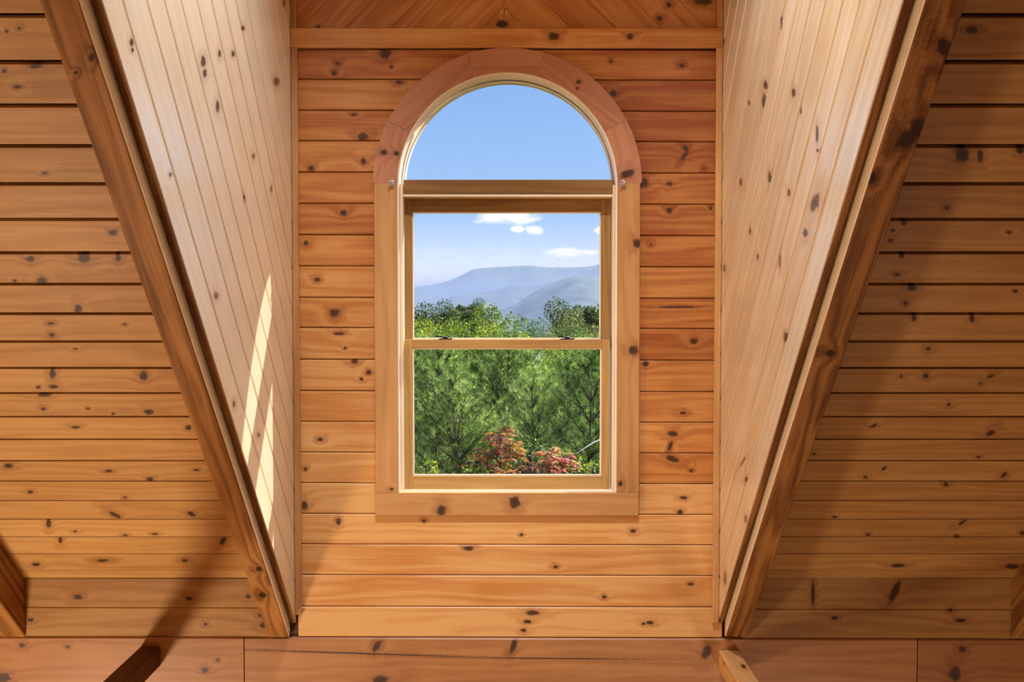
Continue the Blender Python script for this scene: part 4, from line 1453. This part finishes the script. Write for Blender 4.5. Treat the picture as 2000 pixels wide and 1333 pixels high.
bush(1158, 884, 9.6, 0.22, M_YG, 420, 0.020, 'small bright yellow-green bush at the bottom right corner', 61)
bush(836, 900, 10.0, 0.20, M_YG, 300, 0.022, 'small lime green bush at the bottom left corner', 62)
bush(918, 898, 10.2, 0.20, M_YG, 260, 0.024, 'pale yellow-green sprig left of the sumac', 63)
bush(1035, 852, 11.5, 0.24, M_GREEN, 320, 0.022, 'loose green sprig right of the orange sumac', 64)
bush(866, 752, 18.0, 0.55, M_YG, 1600, 0.035, 'golden bush glowing between the left pines', 65)

# weathered dead limb and a neighbour's roof between the trees
P0 = CAM + ray(1126, 886) / ray(1126, 886)[1] * 11.0
P1 = CAM + ray(1192, 852) / ray(1192, 852)[1] * 11.4
P2 = CAM + ray(1300, 905) / ray(1300, 905)[1] * 11.6
P3 = np.array([P2[0], P2[1], gz(P2[0], P2[1])])
o = link('dead_tree', np_mesh('dead_tree', *tubes([(np.array([P3 - [0, 0, .3], (P3 + P2) / 2, P2, P1, (P1 + P0) / 2 + [0, 0, .02], P0]), [0.05, 0.045, 0.03, 0.016, 0.010, 0.003])], 7)), M_PALEBARK)
tag(o, 'pale weathered dead limb reaching in at the lower right', 'dead tree')

M_ROOF = plain('metal_roof', (0.42, 0.47, 0.56), 0.35, noise_amt=0.06, scale=2)
M_SIDING = plain('grey_siding', (0.45, 0.43, 0.40), 0.7)
hloc, hh = spot(1176, 690, 44)
o = empty('neighbour_house', hloc)
ridge = hh
prism_mesh('wall', [(-3, -2, -1), (3, -2, -1), (3, 2, -1), (-3, 2, -1)], (0, 0, hh - 1.2 + 1), M_SIDING).parent = o
for s in (-1, 1):
    p = prism_mesh('roof_slope', [(-3.4, 0, ridge), (3.4, 0, ridge), (3.4, s * 2.5, ridge - 1.5), (-3.4, s * 2.5, ridge - 1.5)], (0, 0, -0.08), M_ROOF)
    p.parent = o
tag(o, "neighbour's house with a pale metal roof glimpsed at the right", 'house')

# hillside
nx, ny = 60, 90
xs = np.linspace(-1, 1, nx)
ysl = 0.16 + np.linspace(0, 1, ny) ** 3 * 3200
V = []
for yy in ysl:
    wdt = 25 + yy * 0.9
    for xx in xs:
        V.append((xx * wdt, yy, gz(xx * wdt, yy)))
T = [(j * nx + i, j * nx + i + 1, (j + 1) * nx + i + 1, (j + 1) * nx + i) for j in range(ny - 1) for i in range(nx - 1)]
M_GROUND = plain('forest_floor', (0.045, 0.06, 0.022), 0.9, noise_amt=0.5, scale=0.6)
o = link('ground', np_mesh('ground', np.array(V), np.array(T)), M_GROUND)
tag(o, 'wooded hillside falling away from the house', 'ground', kind='structure')

# mountain ridges
M_FOREST = plain('forested_slope', (0.05, 0.085, 0.05), 0.9, noise_amt=0.9, scale=0.02)


def ridge_mesh(R, pts, seed, depth, rough):
    px = np.linspace(-300, 2300, 260)
    py = np.interp(px, [p[0] for p in pts], [p[1] for p in pts])
    X = (px - CX) / F * R
    Zc = ZC - (py - 590.5) / F * R
    rows = 26
    V = []
    for j in range(rows):
        t = j / (rows - 1)
        for i in range(len(px)):
            y = R - DIST - depth * t
            base = -260.0
            sp = noise.noise(Vector((X[i] / (depth * 0.22), seed, t * 0.9))) * 0.55 + noise.noise(Vector((X[i] / (depth * 0.08), seed + 5, t * 2.5))) * 0.25
            fall = t ** 0.85
            z = Zc[i] + (base - Zc[i]) * fall + sp * rough * math.sin(min(1, t * 1.15) * math.pi) * (Zc[i] - base)
            z += noise.noise(Vector((X[i] / (R * 0.004), seed, t * 30))) * R * 0.0006 * (0.4 + t)
            V.append((X[i] * (1 - 0.0 * t), y, z))
    n = len(px)
    for i in range(n):
        V.append((X[i], R - DIST + depth * 0.6, -260.0))
    T = [(j * n + i, j * n + i + 1, (j + 1) * n + i + 1, (j + 1) * n + i) for j in range(rows - 1) for i in range(n - 1)]
    T += [(i + 1, i, rows * n + i, rows * n + i + 1) for i in range(n - 1)]
    return np_mesh('ridge', np.array(V), np.array(T))


for (R, pts, seed, depth, rough, lab) in (
        (9800, [(-300, 600), (600, 585), (760, 570), (808, 562), (850, 556), (882, 547), (905, 536), (925, 526), (965, 522), (1000, 521), (1030, 519), (1060, 522), (1090, 523), (1120, 523), (1150, 521), (1175, 516), (1260, 508), (1400, 530), (1700, 570), (2300, 600)],
         1.0, 2600, 0.20, 'long flat-topped far mountain on the skyline'),
        (7400, [(-300, 560), (500, 550), (740, 555), (815, 563), (845, 569), (875, 579), (905, 592), (960, 612), (2300, 640)], 2.0, 1500, 0.15, 'low hazy ridge sloping down at the left'),
        (5600, [(-300, 640), (820, 600), (868, 584), (893, 575), (930, 572), (969, 567), (996, 555), (1023, 553), (1045, 554), (1072, 548), (1130, 540), (1300, 545), (2300, 600)], 3.0, 1500, 0.20, 'middle forested ridge in blue haze'),
        (3300, [(-300, 660), (880, 640), (945, 620), (1005, 596), (1027, 580), (1061, 562), (1095, 547), (1124, 538), (1145, 539.5), (1172, 545), (1260, 560), (1500, 600), (2300, 640)], 4.0, 1000, 0.22, 'nearest rounded mountain rising at the right')):
    me = ridge_mesh(R, pts, seed, depth, rough)
    o = link('mountain', me, M_FOREST)
    for p in me.polygons:
        p.use_smooth = True
    tag(o, lab, 'mountain', 'mountain ridges beyond the valley', kind='structure')

# blue autumn haze in the valley air: two real scattering layers, dense in the valley and thin above
for nm_, dens, top, lab in (('haze', 2.4e-4, 135, 'dense blue haze lying in the valley before the mountains'),
                            ('haze', 0.3e-4, 420, 'thin blue haze reaching up to the mountain crests')):
    hz, hnt = new_mat('valley_haze')
    sc_ = nd(hnt, 'ShaderNodeVolumeScatter')
    ab_ = nd(hnt, 'ShaderNodeVolumeAbsorption')
    for n_ in (sc_, ab_):
        n_.inputs['Color'].default_value = (0.31, 0.385, 0.60, 1)
        n_.inputs['Density'].default_value = dens
    ad_ = nd(hnt, 'ShaderNodeAddShader')
    hnt.links.new(sc_.outputs[0], ad_.inputs[0])
    hnt.links.new(ab_.outputs[0], ad_.inputs[1])
    ho = nd(hnt, 'ShaderNodeOutputMaterial')
    hnt.links.new(ad_.outputs[0], ho.inputs['Volume'])
    o = boxes_mesh(nm_, [((-9000, 300 + top * .01, -400 - top * .1), (9000, 12500 + top, top))], hz)
    tag(o, lab, 'haze', kind='stuff')
